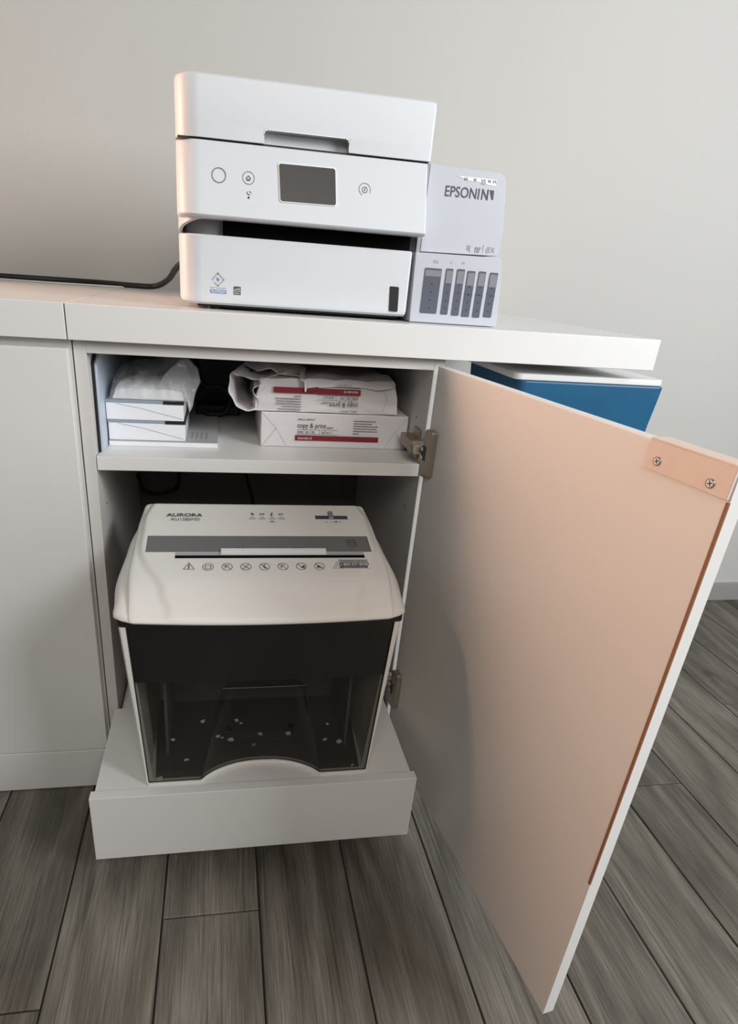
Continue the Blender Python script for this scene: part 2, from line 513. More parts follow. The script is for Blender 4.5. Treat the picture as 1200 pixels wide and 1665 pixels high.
door = obj('door', box(0.0, 0.571, 0.0, 0.0175, 0.0976, 0.8766, dr), M['door'], oc, bevel=0.0012)
e = obj('edge_banding', box(0.5708, 0.5716, 0.001, 0.0170, 0.0982, 0.876, dr), M['edge'], door); tag(e, 'bright white edge strip')
g = obj('glue_line', box(0.5690, 0.5722, -0.0006, 0.0012, 0.36, 0.846, dr), M['glue'], door); tag(g, 'brown glue line along the edge')
pts = [(0.4735, 0.8485), (0.5706, 0.8480), (0.5712, 0.8785), (0.4735, 0.8785)]
bm = B(); add_loft(bm, [[dr(Vector((a, n, z))) for a, z in pts] for n in (-0.0035, -0.0002)])
add_box(bm, 0.4735, 0.5720, -0.0035, 0.0175, 0.8770, 0.8795, dr)
pull = obj('edge_pull', bm, M['pull'], door, bevel=0.0006); tag(pull, 'pinkish brown pull plate screwed over the top corner')
for a, z in ((0.4885, 0.8590), (0.5512, 0.8572)):
    bm = B(); add_cyl(bm, dr(Vector((a, -0.0036, z))), -DN, 0.0043, 0.0010, 20, 0.0034)
    s = obj('screw', bm, M['bright'], door)
    bm = B()
    F = lambda u, v, a=a, z=z: dr(Vector((a + u, -0.00475, z + v)))
    stroke(bm, F, [(-0.0022, -0.0010), (0.0022, 0.0010)], 0.0009); stroke(bm, F, [(-0.0010, 0.0022), (0.0010, -0.0022)], 0.0009)
    ring(bm, F, 0, 0, 0.0041, 0.0005)
    obj('screw_slot', bm, M['black'], door)
for zc, hh in ((0.732, 0.042), (0.234, 0.043)):
    # cup plate on the leaf, with a bite for the arm
    z0, z1 = zc - hh, zc + hh
    c = 0.006
    prof = [(0.002, z0 + c), (0.008, z0), (0.030, z0 + 0.002), (0.034, z0 + c), (0.034, z1 - c), (0.030, z1), (0.010, z1), (0.004, z1 - c),
            (0.004, zc + 0.016), (0.010, zc + 0.012), (0.014, zc), (0.010, zc - 0.012), (0.004, zc - 0.016)]
    bm = B(); add_loft(bm, [[dr(Vector((a, n, z))) for a, z in prof] for n in (-0.0105, 0.0)])
    hp = obj('hinge_plate', bm, M['metal'], door, bevel=0.0014)
    bm = B(); add_box(bm, 0.004, 0.0185, -0.0112, -0.001, zc - 0.013, zc + 0.013, dr)
    obj('hinge_cup', bm, M['black'], door, bevel=0.001)
    bm = B(); add_box(bm, 0.002, 0.009, -0.0125, -0.006, zc + 0.003, zc + 0.009, dr); add_box(bm, 0.003, 0.010, -0.0125, -0.006, zc - 0.011, zc - 0.006, dr)
    obj('hinge_link', bm, M['bright'], door, bevel=0.0006)
    bm = B(); add_box(bm, 0.540, 0.5596, -0.016, 0.004, zc - 0.007, zc + 0.009)
    obj('hinge_knuckle', bm, M['bright'], door, bevel=0.0012)
    bm = B(); add_box(bm, 0.538, 0.5598, 0.006, 0.075, zc - 0.009, zc + 0.011)
    add_box(bm, 0.536, 0.5598, 0.000, 0.012, zc - 0.011, zc + 0.013)
    add_box(bm, 0.556, 0.5599, 0.020, 0.055, zc - 0.026, zc + 0.028)
    obj('hinge_arm', bm, M['metal'], door, bevel=0.0015)

# pull-out tray of the open cabinet
obj('tray_front', box(-0.0120, 0.5520, -0.238, -0.220, 0.0474, 0.1893), M['lacquer'], oc, bevel=0.0009)
obj('tray_board', box(-0.0060, 0.5455, -0.2198, -0.004, 0.168, 0.1865), M['lacquer'], oc, bevel=0.0006)
obj('tray_board', box(0.014, 0.546, -0.004, 0.27, 0.168, 0.1865), M['lacquer'], oc)
for x0, x1 in ((0.0005, 0.0125), (0.5475, 0.5595)):
    obj('runner', box(x0, x1, -0.0, 0.45, 0.120, 0.160), M['metal'], oc)
for x0, x1 in ((0.004, 0.016), (0.528, 0.540)):
    obj('tray_side', box(x0, x1, -0.2195, 0.27, 0.06, 0.168), M['lacquer'], oc)

# ------------------------------------------------------------------ printer
pr = thing('printer', (0.40, 0.21, 0.939), 'white all-in-one printer with ink tank windows on the worktop', 'printer')


def foot(x0, x1, y0, y1=0.37, rl=0.036, rr=0.004):
    return rrect(x0, x1, y0, y1, (rl, rr, 0.02, 0.02), 10)


bm = B()
add_prism_z(bm, foot(0.150, 0.640, 0.055, 0.36), 0.952, 1.160)
obj('body', bm, M['printer_grey'], pr)
for x, y in ((0.195, 0.075), (0.195, 0.33), (0.49, 0.33)):
    bm = B(); add_cyl(bm, (x, y, 0.9392), (0, 0, 1), 0.012, 0.013, 20); obj('foot', bm, M['black'], pr)
obj('underside', box(0.168, 0.500, 0.052, 0.30, 0.9425, 0.953), M['black'], pr)
# lower tray cover
bm = B()
outer = foot(0.1405, 0.5085, 0.030); lip = foot(0.1430, 0.5085, 0.036)
add_loft(bm, [[Vector((x, y, 0.9465)) for x, y in foot(0.1470, 0.5070, 0.038)], [Vector((x, y, 0.9500)) for x, y in foot(0.1425, 0.5080, 0.032)],
              [Vector((x, y, 0.956)) for x, y in outer], [Vector((x, y, 1.0430)) for x, y in outer], [Vector((x, y, 1.0448)) for x, y in foot(0.142, 0.507, 0.0315)]])
tr = obj('paper_tray', bm, M['printer'], pr, bevel=0.0007)
# recess behind the output slot
obj('output_slot', box(0.2080, 0.5075, 0.048, 0.0545, 1.0435, 1.0675), M['deep'], pr)
bm = B(); add_box(bm, 0.2080, 0.5075, 0.033, 0.0545, 1.0449, 1.0462)
obj('slot_floor', bm, M['deep'], pr)
# curved cheek joining the fascia to the tray at the left corner
bm = B()
N_ = 14
for k in range(N_):
    pass
prof = foot(0.1405, 0.30, 0.030)
half = [p for p in prof[:12]][::-1]      # corner arc from the front round to the side
rings_in, rings_t, rings_b = [], [], []
arc = [(0.2080 - 0.0, 0.030)] + [(0.176 + 0.030 * t, 0.030) for t in (0.7, 0.4, 0.1)]
seq = [(0.202, 0.012), (0.196, 0.0125), (0.188, 0.0130), (0.178, 0.0135)]
corner = []
for k in range(11):
    a = math.radians(270 - 9 * k)
    corner.append((0.1765 + 0.036 * math.cos(a), 0.066 + 0.036 * math.sin(a)))
t_rows = []
for k, (x, y) in enumerate(corner):
    t = k / 10
    zb = 1.0655 - 0.0195 * t ** 1.3
    yo = 0.010 + (y - 0.030) + 0.020 * t
    t_rows.append([Vector((x, yo, 1.0700)), Vector((x, yo, zb)), Vector((x + 0.005, yo + 0.006, zb)), Vector((x + 0.005, yo + 0.006, 1.0700))])
t_rows.append([Vector((0.1405, 0.30, 1.070)), Vector((0.1405, 0.30, 1.046)), Vector((0.146, 0.30, 1.046)), Vector((0.146, 0.30, 1.070))])
add_loft(bm, t_rows)
obj('corner_cheek', bm, M['printer'], pr, smooth=False, bevel=0.0006)
# control fascia: leans out towards its lower edge
bm = B()
rows = []
for z, y, xl in ((1.0660, 0.0045, 0.1428), (1.0680, 0.0010, 0.1415), (1.0700, 0.0000, 0.1408), (1.12, 0.0178, 0.1400), (1.1640, 0.0335, 0.1396), (1.1662, 0.0360, 0.1405)):
    rows.append([Vector((px, py, z)) for px, py in rrect(xl, 0.5172, y, 0.34, (0.036, 0.003, 0.01, 0.01), 10)])
add_loft(bm, rows)
fas = obj('control_panel', bm, M['printer'], pr, smooth=False, bevel=0.0006)


def fz(z):          # fascia surface y at height z
    return -0.0004 + (z - 1.070) * (0.0335 / 0.094)


FF = lambda u, v: Vector((u, fz(v) - 0.0004, v))
# scanner lid with the finger notch
ly = 0.033
L0 = rrect(0.1396, 0.5215, ly, 0.36, (0.036, 0.004, 0.02, 0.02), 10)
bm = B()
add_loft(bm, [[Vector((x, y, z)) for x, y in P_] for z, P_ in (
    (1.1862, L0), (1.236, L0),
    (1.2425, rrect(0.1408, 0.5205, ly + 0.0012, 0.359, (0.036, 0.004, 0.02, 0.02), 10)),
    (1.2452, rrect(0.1445, 0.5185, ly + 0.005, 0.356, (0.034, 0.004, 0.02, 0.02), 10)))])
add_prism_z(bm, rrect(0.1396, 0.2668, ly, 0.36, (0.036, 0.0015, 0.001, 0.02), 10), 1.1690, 1.1862)
add_prism_z(bm, rrect(0.3936, 0.5215, ly, 0.36, (0.0015, 0.004, 0.02, 0.001), 10), 1.1690, 1.1862)
add_box(bm, 0.2668, 0.3936, ly + 0.020, 0.35, 1.1690, 1.1862)
for x_, sx_ in ((0.2668, 1), (0.3936, -1)):
    rad = 0.006; P_ = [(x_, 1.1862)] + [(x_ + sx_ * (rad - rad * math.cos(math.radians(a_))), 1.1862 - rad + rad * math.sin(math.radians(a_))) for a_ in range(90, -1, -15)]
    add_prism_y(bm, P_, ly, ly + 0.020)
lid = obj('scanner_lid', bm, M['printer'], pr, auto=True)
bm = B()
for k in range(1):
    nz = [(0.2668, 1.1700), (0.2668, 1.1802), (0.2688, 1.1844), (0.2728, 1.1862), (0.3876, 1.1862), (0.3916, 1.1844), (0.3936, 1.1802), (0.3936, 1.1700)]
    stroke(bm, on_y(ly - 0.0003), nz, 0.0011)
obj('notch_rim_highlight', bm, M['whiteprint'], lid)  # white stroke paints the highlight along the notch edge
obj('lid_gap', box(0.1440, 0.5180, ly + 0.006, 0.35, 1.1660, 1.1692), M['black'], pr)
# hinge strip between fascia and tank
obj('side_seam', box(0.5176, 0.5236, 0.044, 0.30, 1.045, 1.168), M['printer_grey'], pr)
# screen
scp = [(0.2915, 1.1452), (0.3712, 1.1458), (0.3735, 1.1435), (0.3752, 1.0990), (0.3730, 1.0968), (0.2940, 1.0958), (0.2920, 1.0980), (0.2895, 1.1430)]
bm = B(); c0 = Vector((0.3325, 1.121))
frame = [((p[0] - c0.x) * 1.03 + c0.x, (p[1] - c0.y) * 1.055 + c0.y) for p in scp]
add_loft(bm, [[Vector((x, fz(z) - 0.0002, z)) for x, z in frame], [Vector((x, fz(z) - 0.0010, z)) for x, z in frame]])
sf = obj('screen_bezel', bm, M['whiteprint'], pr)
bm = B()
add_loft(bm, [[Vector((x, fz(z) - 0.0008, z)) for x, z in scp], [Vector((x, fz(z) - 0.0014, z)) for x, z in scp]])
sc = obj('touch_screen', bm, M['screen'], pr)
bm = B(); F2 = lambda u, v: Vector((u, fz(v) - 0.0016, v))
stroke(bm, F2, [(0.3005, 1.1395), (0.3690, 1.1400), (0.3700, 1.1010), (0.3020, 1.1005)], 0.0006, True)
obj('screen_border', bm, M['ink'], pr)
# buttons
bm = B(); ring(bm, FF, 0.2025, 1.1220, 0.0098, 0.0013, 0.0095, 36); obj('power_button', bm, M['inkmid'], pr)
bm = B(); ring(bm, FF, 0.2452, 1.1222, 0.0085, 0.0006, 0.0083, 32)
stroke(bm, FF, [(0.2415, 1.1215), (0.2450, 1.1250), (0.2485, 1.1215)], 0.0009)
stroke(bm, FF, [(0.2428, 1.1220), (0.2428, 1.1190), (0.2472, 1.1190), (0.2472, 1.1220)], 0.0009)
stroke(bm, FF, [(0.2450, 1.1192), (0.2450, 1.1208)], 0.0012)
obj('home_button', bm, M['ink'], pr)
bm = B(); ring(bm, FF, 0.4192, 1.1222, 0.0088, 0.0006, 0.0085, 28, -30, 245)
ring(bm, FF, 0.4192, 1.1218, 0.0040, 0.0007, n=20)
letters(bm, FF, '?', 0.4192, 1.1218, 0.0042, bold=0.03); obj('help_button', bm, M['ink'], pr)
bm = B(); ring(bm, FF, 0.2455, 1.0965, 0.0007, 0.0014, n=10)
stroke(bm, FF, [(0.2428, 1.1040), (0.2440, 1.1010), (0.2470, 1.0998)], 0.0009)
ring(bm, FF, 0.2468, 1.1025, 0.0020, 0.0007, n=8, a0=-20, a1=100)
obj('wireless_lamp_mark', bm, M['ink'], pr)
# marks on the tray front
FT = on_y(0.0295)
bm = B()
cx, cz = 0.2005, 0.9838
stroke(bm, FT, [(cx - 0.0085, cz - 0.0010), (cx, cz + 0.0085), (cx + 0.0090, cz)], 0.0021)
stroke(bm, FT, [(cx - 0.0055, cz - 0.0045), (cx, cz - 0.0095), (cx + 0.0090, cz - 0.0010)], 0.0018)
obj('badge_diamond', bm, M['inklight'], tr)
bm = B(); fill(bm, FT, [(cx - 0.0026, cz), (cx, cz - 0.0036), (cx + 0.0032, cz), (cx + 0.0005, cz + 0.0006), (cx, cz + 0.0032)])
rect(bm, FT, 0.1885, 0.2135, 0.9635, 0.9685)
obj('badge_blue_print', bm, M['blueprint'], tr)
bm = B(); letters(bm, on_y(0.0291), 'PLATINUM', 0.2010, 0.9660, 0.0030, 0.021, bold=0.02); obj('badge_lettering', bm, M['whiteprint'], tr)
bm = B(); letters(bm, FT, 'PRINT TECHNOLOGIES', 0.2010, 0.9712, 0.0016, 0.0245); obj('badge_small_lettering', bm, M['inkmid'], tr)
bm = B(); rect(bm, FT, 0.2248, 0.2358, 0.9632, 0.9752); obj('energy_mark', bm, M['ink'], tr)
bm = B(); F3 = on_y(0.0291)
stroke(bm, F3, [(0.2262, 0.9700), (0.2285, 0.9712), (0.2320, 0.9716), (0.2340, 0.9728)], 0.0010)
stroke(bm, F3, [(0.2258, 0.9684), (0.2348, 0.9684)], 0.0006)
ring(bm, F3, 0.2335, 0.9702, 0.0010, 0.0006, n=8); letters(bm, F3, 'ENERGY', 0.2303, 0.9655, 0.0018, 0.009)
obj('energy_mark_lettering', bm, M['whiteprint'], tr)
bm = B(); add_prism_y(bm, [(0.4765, 0.9905), (0.4775, 0.9918), (0.4905, 0.9915), (0.4918, 0.9900), (0.4935, 0.9550), (0.4922, 0.9538), (0.4795, 0.9543), (0.4785, 0.9555)], 0.0290, 0.0305)
obj('level_window', bm, M['black'], tr)
# tank, upper and lower
bm = B()
up = [(0.524, 1.0462), (0.6555, 1.0485), (0.6595, 1.0560), (0.6600, 1.0850), (0.6520, 1.1480), (0.6490, 1.1600), (0.6400, 1.1660), (0.524, 1.1682)]
add_prism_y(bm, up, 0.043, 0.33)
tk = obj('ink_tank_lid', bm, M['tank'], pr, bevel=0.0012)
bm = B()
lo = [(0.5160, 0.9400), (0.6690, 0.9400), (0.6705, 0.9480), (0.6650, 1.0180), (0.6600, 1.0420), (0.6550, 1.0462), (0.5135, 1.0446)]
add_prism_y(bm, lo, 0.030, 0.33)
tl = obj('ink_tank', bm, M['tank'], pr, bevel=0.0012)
wins = [(0.5320, 0.5605, 0.9548, 1.0232), (0.5680, 0.5800, 0.9545, 1.0245), (0.5869, 0.6000, 0.9540, 1.0250), (0.6050, 0.6185, 0.9530, 1.0235), (0.6245, 0.6370, 0.9530, 1.0240), (0.6440, 0.6580, 0.9545, 1.0235)]
for k, (x0, x1, z0, z1) in enumerate(wins):
    bm = B(); c = 0.0012
    P_ = [(x0, z0 + c), (x0 + c, z0), (x1 - c, z0), (x1, z0 + c), (x1, z1 - c), (x1 - c, z1), (x0 + c, z1), (x0, z1 - c)]
    add_prism_y(bm, P_, 0.0288, 0.0312)
    w = obj('ink_window', bm, M['inkwindow'], tl)
    bm = B(); rect(bm, on_y(0.0286), x0 + 0.0008, x1 - 0.0008, z1 - (0.012 if k == 0 else 0.022), z1 - 0.003)
    obj('ink_window_top', bm, M['inkwindow2'], tl)
    bm = B()
    for q in range(4): ring(bm, on_y(0.0284), (x0 + x1) / 2, z1 - 0.024 - 0.012 * q, 0.0005, 0.0008, n=6)
    if k > 2: stroke(bm, on_y(0.0284), [(x0, z0 + 0.036), (x1, z0 + 0.034)], 0.0012)
    obj('level_dots', bm, M['ink'], tl)
bm = B(); FK = on_y(0.0295)
letters(bm, FK, 'BK', 0.5500, 1.0330, 0.0050, 0.0095); letters(bm, FK, 'C', 0.5760, 1.0338, 0.0045); letters(bm, FK, 'M', 0.5955, 1.0340, 0.0045)
obj('colour_letters', bm, M['inklight'], tl)
bm = B(); FU = on_y(0.0425)
letters(bm, FU, 'EPSON', 0.5790, 1.1345, 0.0145, 0.052, bold=0.008)
obj('brand_lettering', bm, M['ink'], tk)
bm = B()
letters(bm, FU, '1N', 0.6160, 1.1345, 0.0145, 0.017, bold=0.02)
fill(bm, FU, [(0.6260, 1.1415), (0.6335, 1.1410), (0.6340, 1.1280), (0.6310, 1.1285)])
stroke(bm, FU, [(0.6238, 1.1408), (0.6243, 1.1278)], 0.0008)
obj('brand_lettering', bm, M['ink'], tk)
bm = B()
fill(bm, FU, [(0.5700, 1.1560), (0.6350, 1.1560), (0.6355, 1.1475), (0.6200, 1.1480), (0.6150, 1.1510), (0.6000, 1.1505), (0.5850, 1.1515)])
obj('torn_label', bm, M['whiteprint'], tk)
bm = B(); F4 = on_y(0.0422)
for k, (x, s) in enumerate(((0.5840, 0.005), (0.5990, 0.004), (0.6130, 0.007), (0.6230, 0.004), (0.6315, 0.006))):
    stroke(bm, F4, [(x - s / 2, 1.1545), (x - s / 6, 1.1515), (x + s / 4, 1.1545), (x + s / 2, 1.1510)], 0.0012)
    if k == 2: stroke(bm, F4, [(x - 0.003, 1.1490), (x + 0.003, 1.1482)], 0.0008)
obj('torn_label_marks', bm, M['inkmid'], tk)
bm = B()
letters(bm, FU, 'E(', 0.6055, 1.0575, 0.0070, 0.0065, bold=0.02); letters(bm, FU, 'nr', 0.6215, 1.0575, 0.0120, 0.0105, bold=0.02)
stroke(bm, FU, [(0.6300, 1.0515), (0.6303, 1.0635)], 0.0006)
letters(bm, FU, '(EX', 0.6430, 1.0570, 0.0080, 0.0150)
obj('model_lettering', bm, M['inkmid'], tk)

# ------------------------------------------------------------------ shredder
SX, SY, SZ = 0.2715, -0.09, 0.1868
sh = thing('paper_shredder', (SX, SY, SZ), 'cream paper shredder with smoked dark bin window on the pulled-out tray', 'shredder')
ZS = 0.5145
YB, YF = 0.062, -0.221


def lerp_tab(tab, y):
    if y <= tab[0][0]: return tab[0][1]
    for (a, p), (b, q) in zip(tab[:-1], tab[1:]):
        if y <= b:
            t = (y - a) / (b - a); t = t * t * (3 - 2 * t)
            return p + (q - p) * t
    return tab[-1][1]


def hw(y):          # half width of the head footprint
    return lerp_tab(((-0.235, 0.2175), (-0.19, 0.2280), (-0.12, 0.2345), (-0.03, 0.2300), (0.062, 0.2150)), y)


def pw(y):          # half width of the flat top plate
    return lerp_tab(((-0.235, 0.2020), (-0.12, 0.2125), (-0.02, 0.2110), (0.062, 0.2060)), y)


def sm(a, b, x):
    t = min(1, max(0, (x - a) / (b - a))); return t * t * (3 - 2 * t)


def front(x):       # bulge of the front along x
    s = (x - SX) / 0.22
    return -0.012 * max(0, 1 - s * s)


CH = 0.66


def head_z(x, y):
    ax = abs(x - SX); p = pw(y); h = hw(y)
    yf = YF + front(x)
    yc = (YB + yf) / 2; t = min(1, abs(y - yc) / ((YB - yf) / 2))
    if ax <= p: ez = CH + 0.06 + (0.94 - CH) * (1 - (ax / p) ** 60) ** 0.5
    else:
        q = min(1, (ax - p) / (h - p)); ez = CH * (1 - q ** 2.4) ** 0.5
    et = (1 - t ** 13) ** 0.5 if y < yc else (1 - t ** 50) ** 0.5
    top = 0.5905 + 0.235 * y
    if y < -0.155: top -= 0.010 * sm(-0.155, -0.225, y)
    hb = 0.2010 - 0.012 * sm(-0.08, -0.135, y) - 0.030 * sm(-0.115, -0.185, y) - 0.012 * sm(-0.185, -0.215, y) - 0.010 * sm(0.0, 0.05, y)
    bump = 0.0062 * (1 - sm(hb - 0.008, hb + 0.003, ax)) * (1 - sm(0.040, 0.052, y))
    return ZS + 0.002 + (top - ZS - 0.002) * ez * et + bump * (ez * et) ** 2


bm = B()
US = []
for i in range(9): US.append(-1 - (1 - math.sin(math.pi / 2 * i / 8)))           # cheek: -2 .. -1
US = [-2 + math.sin(math.pi / 2 * i / 9) * 0.0 + (1 - math.cos(math.pi / 2 * i / 9)) for i in range(9)] + [-1.0001]
US += [-math.cos(math.pi * i / 84) for i in range(1, 84)] 
US = US + [1.0001] + [2 - (1 - math.cos(math.pi / 2 * i / 9)) for i in range(8, -1, -1)]


def hp_(u, v):
    a = US[int(round(u * (len(US) - 1)))]
    b = math.sin(math.pi / 2 * (2 * v - 1))
    y0 = (YB + YF) / 2 + b * (YB - YF) / 2

    def xat(y):
        if abs(a) <= 1: return SX + a * pw(y)
        return SX + math.copysign(pw(y) + (hw(y) - pw(y)) * (abs(a) - 1), a)
    yf = YF + front(xat(y0))
    y = (YB + yf) / 2 + b * (YB - yf) / 2
    x = xat(y); z = head_z(x, y)
    cx_ = max(0, abs(x - SX) / hw(y) - 0.90) / 0.10; cy_ = max(0, abs(b) - 0.90) / 0.10
    if cx_ > 0 and cy_ > 0:
        k = cx_ * cy_ * (0.29 if b < 0 else 0.15)
        x -= math.copysign(k * 0.020, a); y -= math.copysign(k * 0.020, b)
    return Vector((x, y, z))


vs = add_grid(bm, len(US) - 1, 90, hp_)
loop = vs[0][:] + [r[-1] for r in vs[1:-1]] + vs[-1][::-1] + [r[0] for r in vs[1:-1]][::-1]
lowv = [bm.verts.new(Vector((v.co.x * 0.988 + SX * 0.012, v.co.y * 0.99, ZS - 0.001))) for v in loop]
n = len(loop)
for i in range(n): bm.faces.new((loop[i], loop[(i + 1) % n], lowv[(i + 1) % n], lowv[i]))
bm.faces.new(lowv)
head = obj('head', bm, M['shred'], sh, smooth=True)
# black seam under the head
seam = [(SX + (v.co.x + 0 - 0) * 0, 0) for v in []]
bm = B()


def plan(k, inset=0.0, z=0.0):
    """outline of the bin at height fraction k (0 bottom, 1 top)"""
    wl_ = 0.1955 + 0.0245 * k - inset; yf = -0.2135 + 0.0015 * k + inset; yb = 0.025 + 0.025 * k - inset
    P = []
    r = 0.009
    for a in range(7):
        t = math.radians(180 + 15 * a); P.append((SX - wl_ + r + r * math.cos(t), yf + r + r * math.sin(t)))
    for q in range(1, 16):
        x = SX - wl_ + r + (2 * wl_ - 2 * r) * q / 16; P.append((x, yf - 0.011 * k * (1 - ((x - SX) / wl_) ** 2)))
    for a in range(7):
        t = math.radians(270 + 15 * a); P.append((SX + wl_ - r + r * math.cos(t), yf + r + r * math.sin(t)))
    for a in range(7):
        t = math.radians(0 + 15 * a); P.append((SX + wl_ - r + r * math.cos(t), yb - r + r * math.sin(t)))
    for a in range(7):
        t = math.radians(90 + 15 * a); P.append((SX - wl_ + r + r * math.cos(t), yb - r + r * math.sin(t)))
    return [Vector((x, y, z)) for x, y in P]


add_loft(bm, [plan(1.03, -0.001, 0.5040), plan(1.03, -0.001, ZS)])
obj('seam_band', bm, M['black'], sh)
# bin shell: open at the front between the corner posts
ZB, ZT_ = 0.1872, 0.5045


def win_edge(k, side):
    return SX + side * (0.1955 + 0.0245 * k - 0.0065 - 0.0065 * k)


def shell(inset):
    return plan(0, inset, ZB), plan(1, inset, ZT_)


bm = B()
NB, NT = plan(0, 0, ZB), plan(1, 0, ZT_)
IB, IT = plan(0, 0.008, ZB), plan(1, 0.008, ZT_)
npt = len(NB)
idx = [i for i in range(24, npt)] + list(range(0, 5))     # right corner, back, left corner
order = list(range(24, npt)) + list(range(0, 5))
ringsV = [[bm.verts.new(NB[i]), bm.verts.new(NT[i]), bm.verts.new(IT[i]), bm.verts.new(IB[i])] for i in order]
for a, b in zip(ringsV[:-1], ringsV[1:]):
    for q in range(4):
        bm.faces.new((a[q], a[(q + 1) % 4], b[(q + 1) % 4], b[q]))
bm.faces.new(ringsV[0]); bm.faces.new(ringsV[-1][::-1])
for sd in (-1, 1):
    rr = []
    for k_, z_ in ((0, ZB), (1, ZT_)):
        xo = SX + sd * (0.1955 + 0.0245 * k_ - 0.004); xi = win_edge(k_, sd) + sd * -0.0002; yy = -0.2135 + 0.0015 * k_
        rr.append([Vector((xo, yy, z_)), Vector((xi, yy - 0.001 * k_, z_)), Vector((xi, yy + 0.007, z_)), Vector((xo, yy + 0.008, z_))])
    add_loft(bm, rr)
obj('bin_body', bm, M['shred'], sh)

XM, ZSC = SX + 0.0020, 0.389


def scoop_hw(z):
    t = (z - 0.195) / (ZSC - 0.195); return 0.104 - 0.037 * t


def scoop_d(s, z):
    if abs(s) >= 1: return 0.0
    t = (z - 0.195) / (ZSC - 0.195)
    return (0.036 - 0.006 * t) * (1 - abs(s) ** 2.4) + 0.004 * (1 - abs(s) ** 12)




def win_pt(c, z, dep=0.0, use=True):
    """c in [-2,2]: [-1,1] spans the scoop, the rest the flat sides"""
    k = (z - ZB) / (ZT_ - ZB); h = scoop_hw(min(z, ZSC))
    if c < -1: x = win_edge(k, -1) + (XM - h - win_edge(k, -1)) * (c + 2)
    elif c > 1: x = XM + h + (win_edge(k, 1) - XM - h) * (c - 1)
    else: x = XM + h * c
    w_ = 0.1955 + 0.0245 * k
    y = -0.2135 + 0.0015 * k - 0.011 * k * (1 - ((x - SX) / w_) ** 2)
    if use and z <= ZSC: y += scoop_d(c, z)
    return Vector((x, y + 0.0015 + dep, z))


cols = [-2 + i / 8 for i in range(8)] + [-1 + 2 * i / 26 for i in range(27)] + [1 + (i + 1) / 8 for i in range(8)]
zr = [0.1945 + (ZSC - 0.1945) * i / 16 for i in range(17)]
bm = B()
grid = [[bm.verts.new(win_pt(c, z)) for c in cols] for z in zr]
for zt_ in (ZSC, 0.402): grid.append([bm.verts.new(win_pt(c, zt_ + (0.0004 if zt_ == ZSC else 0), 0, False)) for c in cols])
for a, b in zip(grid[:-1], grid[1:]):
    for i in range(len(cols) - 1): bm.faces.new((a[i], a[i + 1], b[i + 1], b[i]))
obj('smoked_window', bm, M['smoke'], sh)
bm = B()
g2 = [[bm.verts.new(win_pt(c, z, 0, False)) for c in cols] for z in (0.402, 0.43, 0.46, 0.5042)]
for a, b in zip(g2[:-1], g2[1:]):
    for i in range(len(cols) - 1): bm.faces.new((a[i], a[i + 1], b[i + 1], b[i]))
o = obj('upper_window', bm, mat('window_black', (0.010, 0.0095, 0.010), 0.22), sh); tag(o, 'opaque black upper part of the window')
# dark outline of the window and of the scoop
bm = B()


def edge_tube(ps, r=0.0011):
    add_tube(bm, ps, r, 5, 1)


edge_tube([win_pt(-2, z, -0.001) for z in (0.1945, 0.30, 0.389)] + [win_pt(-2, z, -0.001, False) for z in (0.42, 0.504)])
edge_tube([win_pt(2, z, -0.001) for z in (0.1945, 0.30, 0.389)] + [win_pt(2, z, -0.001, False) for z in (0.42, 0.504)])
edge_tube([win_pt(c, 0.1945, -0.001) for c in cols])
edge_tube([win_pt(-1, z, -0.0006) for z in zr], 0.0008); edge_tube([win_pt(1, z, -0.0006) for z in zr], 0.0008)
edge_tube([win_pt(c, ZSC, -0.0006, False) for c in cols if abs(c) <= 1], 0.0009)
obj('window_gasket', bm, M['black'], sh)
# bottom rim that follows the scoop
bm = B()
rim = [win_pt(c, 0.1945, -0.0035) for c in cols]
front_ring = [Vector((p.x, p.y, 0)) for p in rim]
backr = [Vector((SX + 0.195, 0.02, 0)), Vector((SX - 0.195, 0.02, 0))]
add_loft(bm, [[v + Vector((0, 0, 0.1872)) for v in front_ring + backr], [v + Vector((0, 0, 0.1932)) for v in front_ring + backr]])
obj('bin_base', bm, M['shred'], sh)
bm = B()
add_loft(bm, [[v + Vector((0, 0.010, z_)) for v in front_ring[1:-1]] + [v + Vector((0, -0.012, z_)) for v in backr] for z_ in (0.1933, 0.1950)])
obj('bin_floor', bm, mat('bin_floor_grey', (0.10, 0.097, 0.09), 0.6), sh)
# cutter housing hanging inside and the inner bin
obj('cutter_housing', box(SX - 0.185, SX + 0.185, -0.16, 0.02, 0.402, 0.4985), M['black'], sh)
bm = B(); IBP = [(SX - 0.165, -0.15), (SX - 0.160, -0.15), (SX - 0.160, 0.0), (SX + 0.160, 0.0), (SX + 0.160, -0.15), (SX + 0.165, -0.15), (SX + 0.165, 0.005), (SX - 0.165, 0.005)]
add_prism_z(bm, IBP, 0.195, 0.40)
obj('inner_bin', bm, mat('inner_bin_grey', (0.22, 0.21, 0.195), 0.6), sh)
for x in (SX - 0.055, SX + 0.060):
    bm = B(); add_cyl(bm, (x, -0.135, 0.235), (0, -1, 0), 0.006, 0.012, 16); obj('inner_knob', bm, M['black'], sh)

HF = lambda e: (lambda u, v: Vector((u, v, head_z(u, v) + e)))
# grey strip, slot, cover
bm = B()


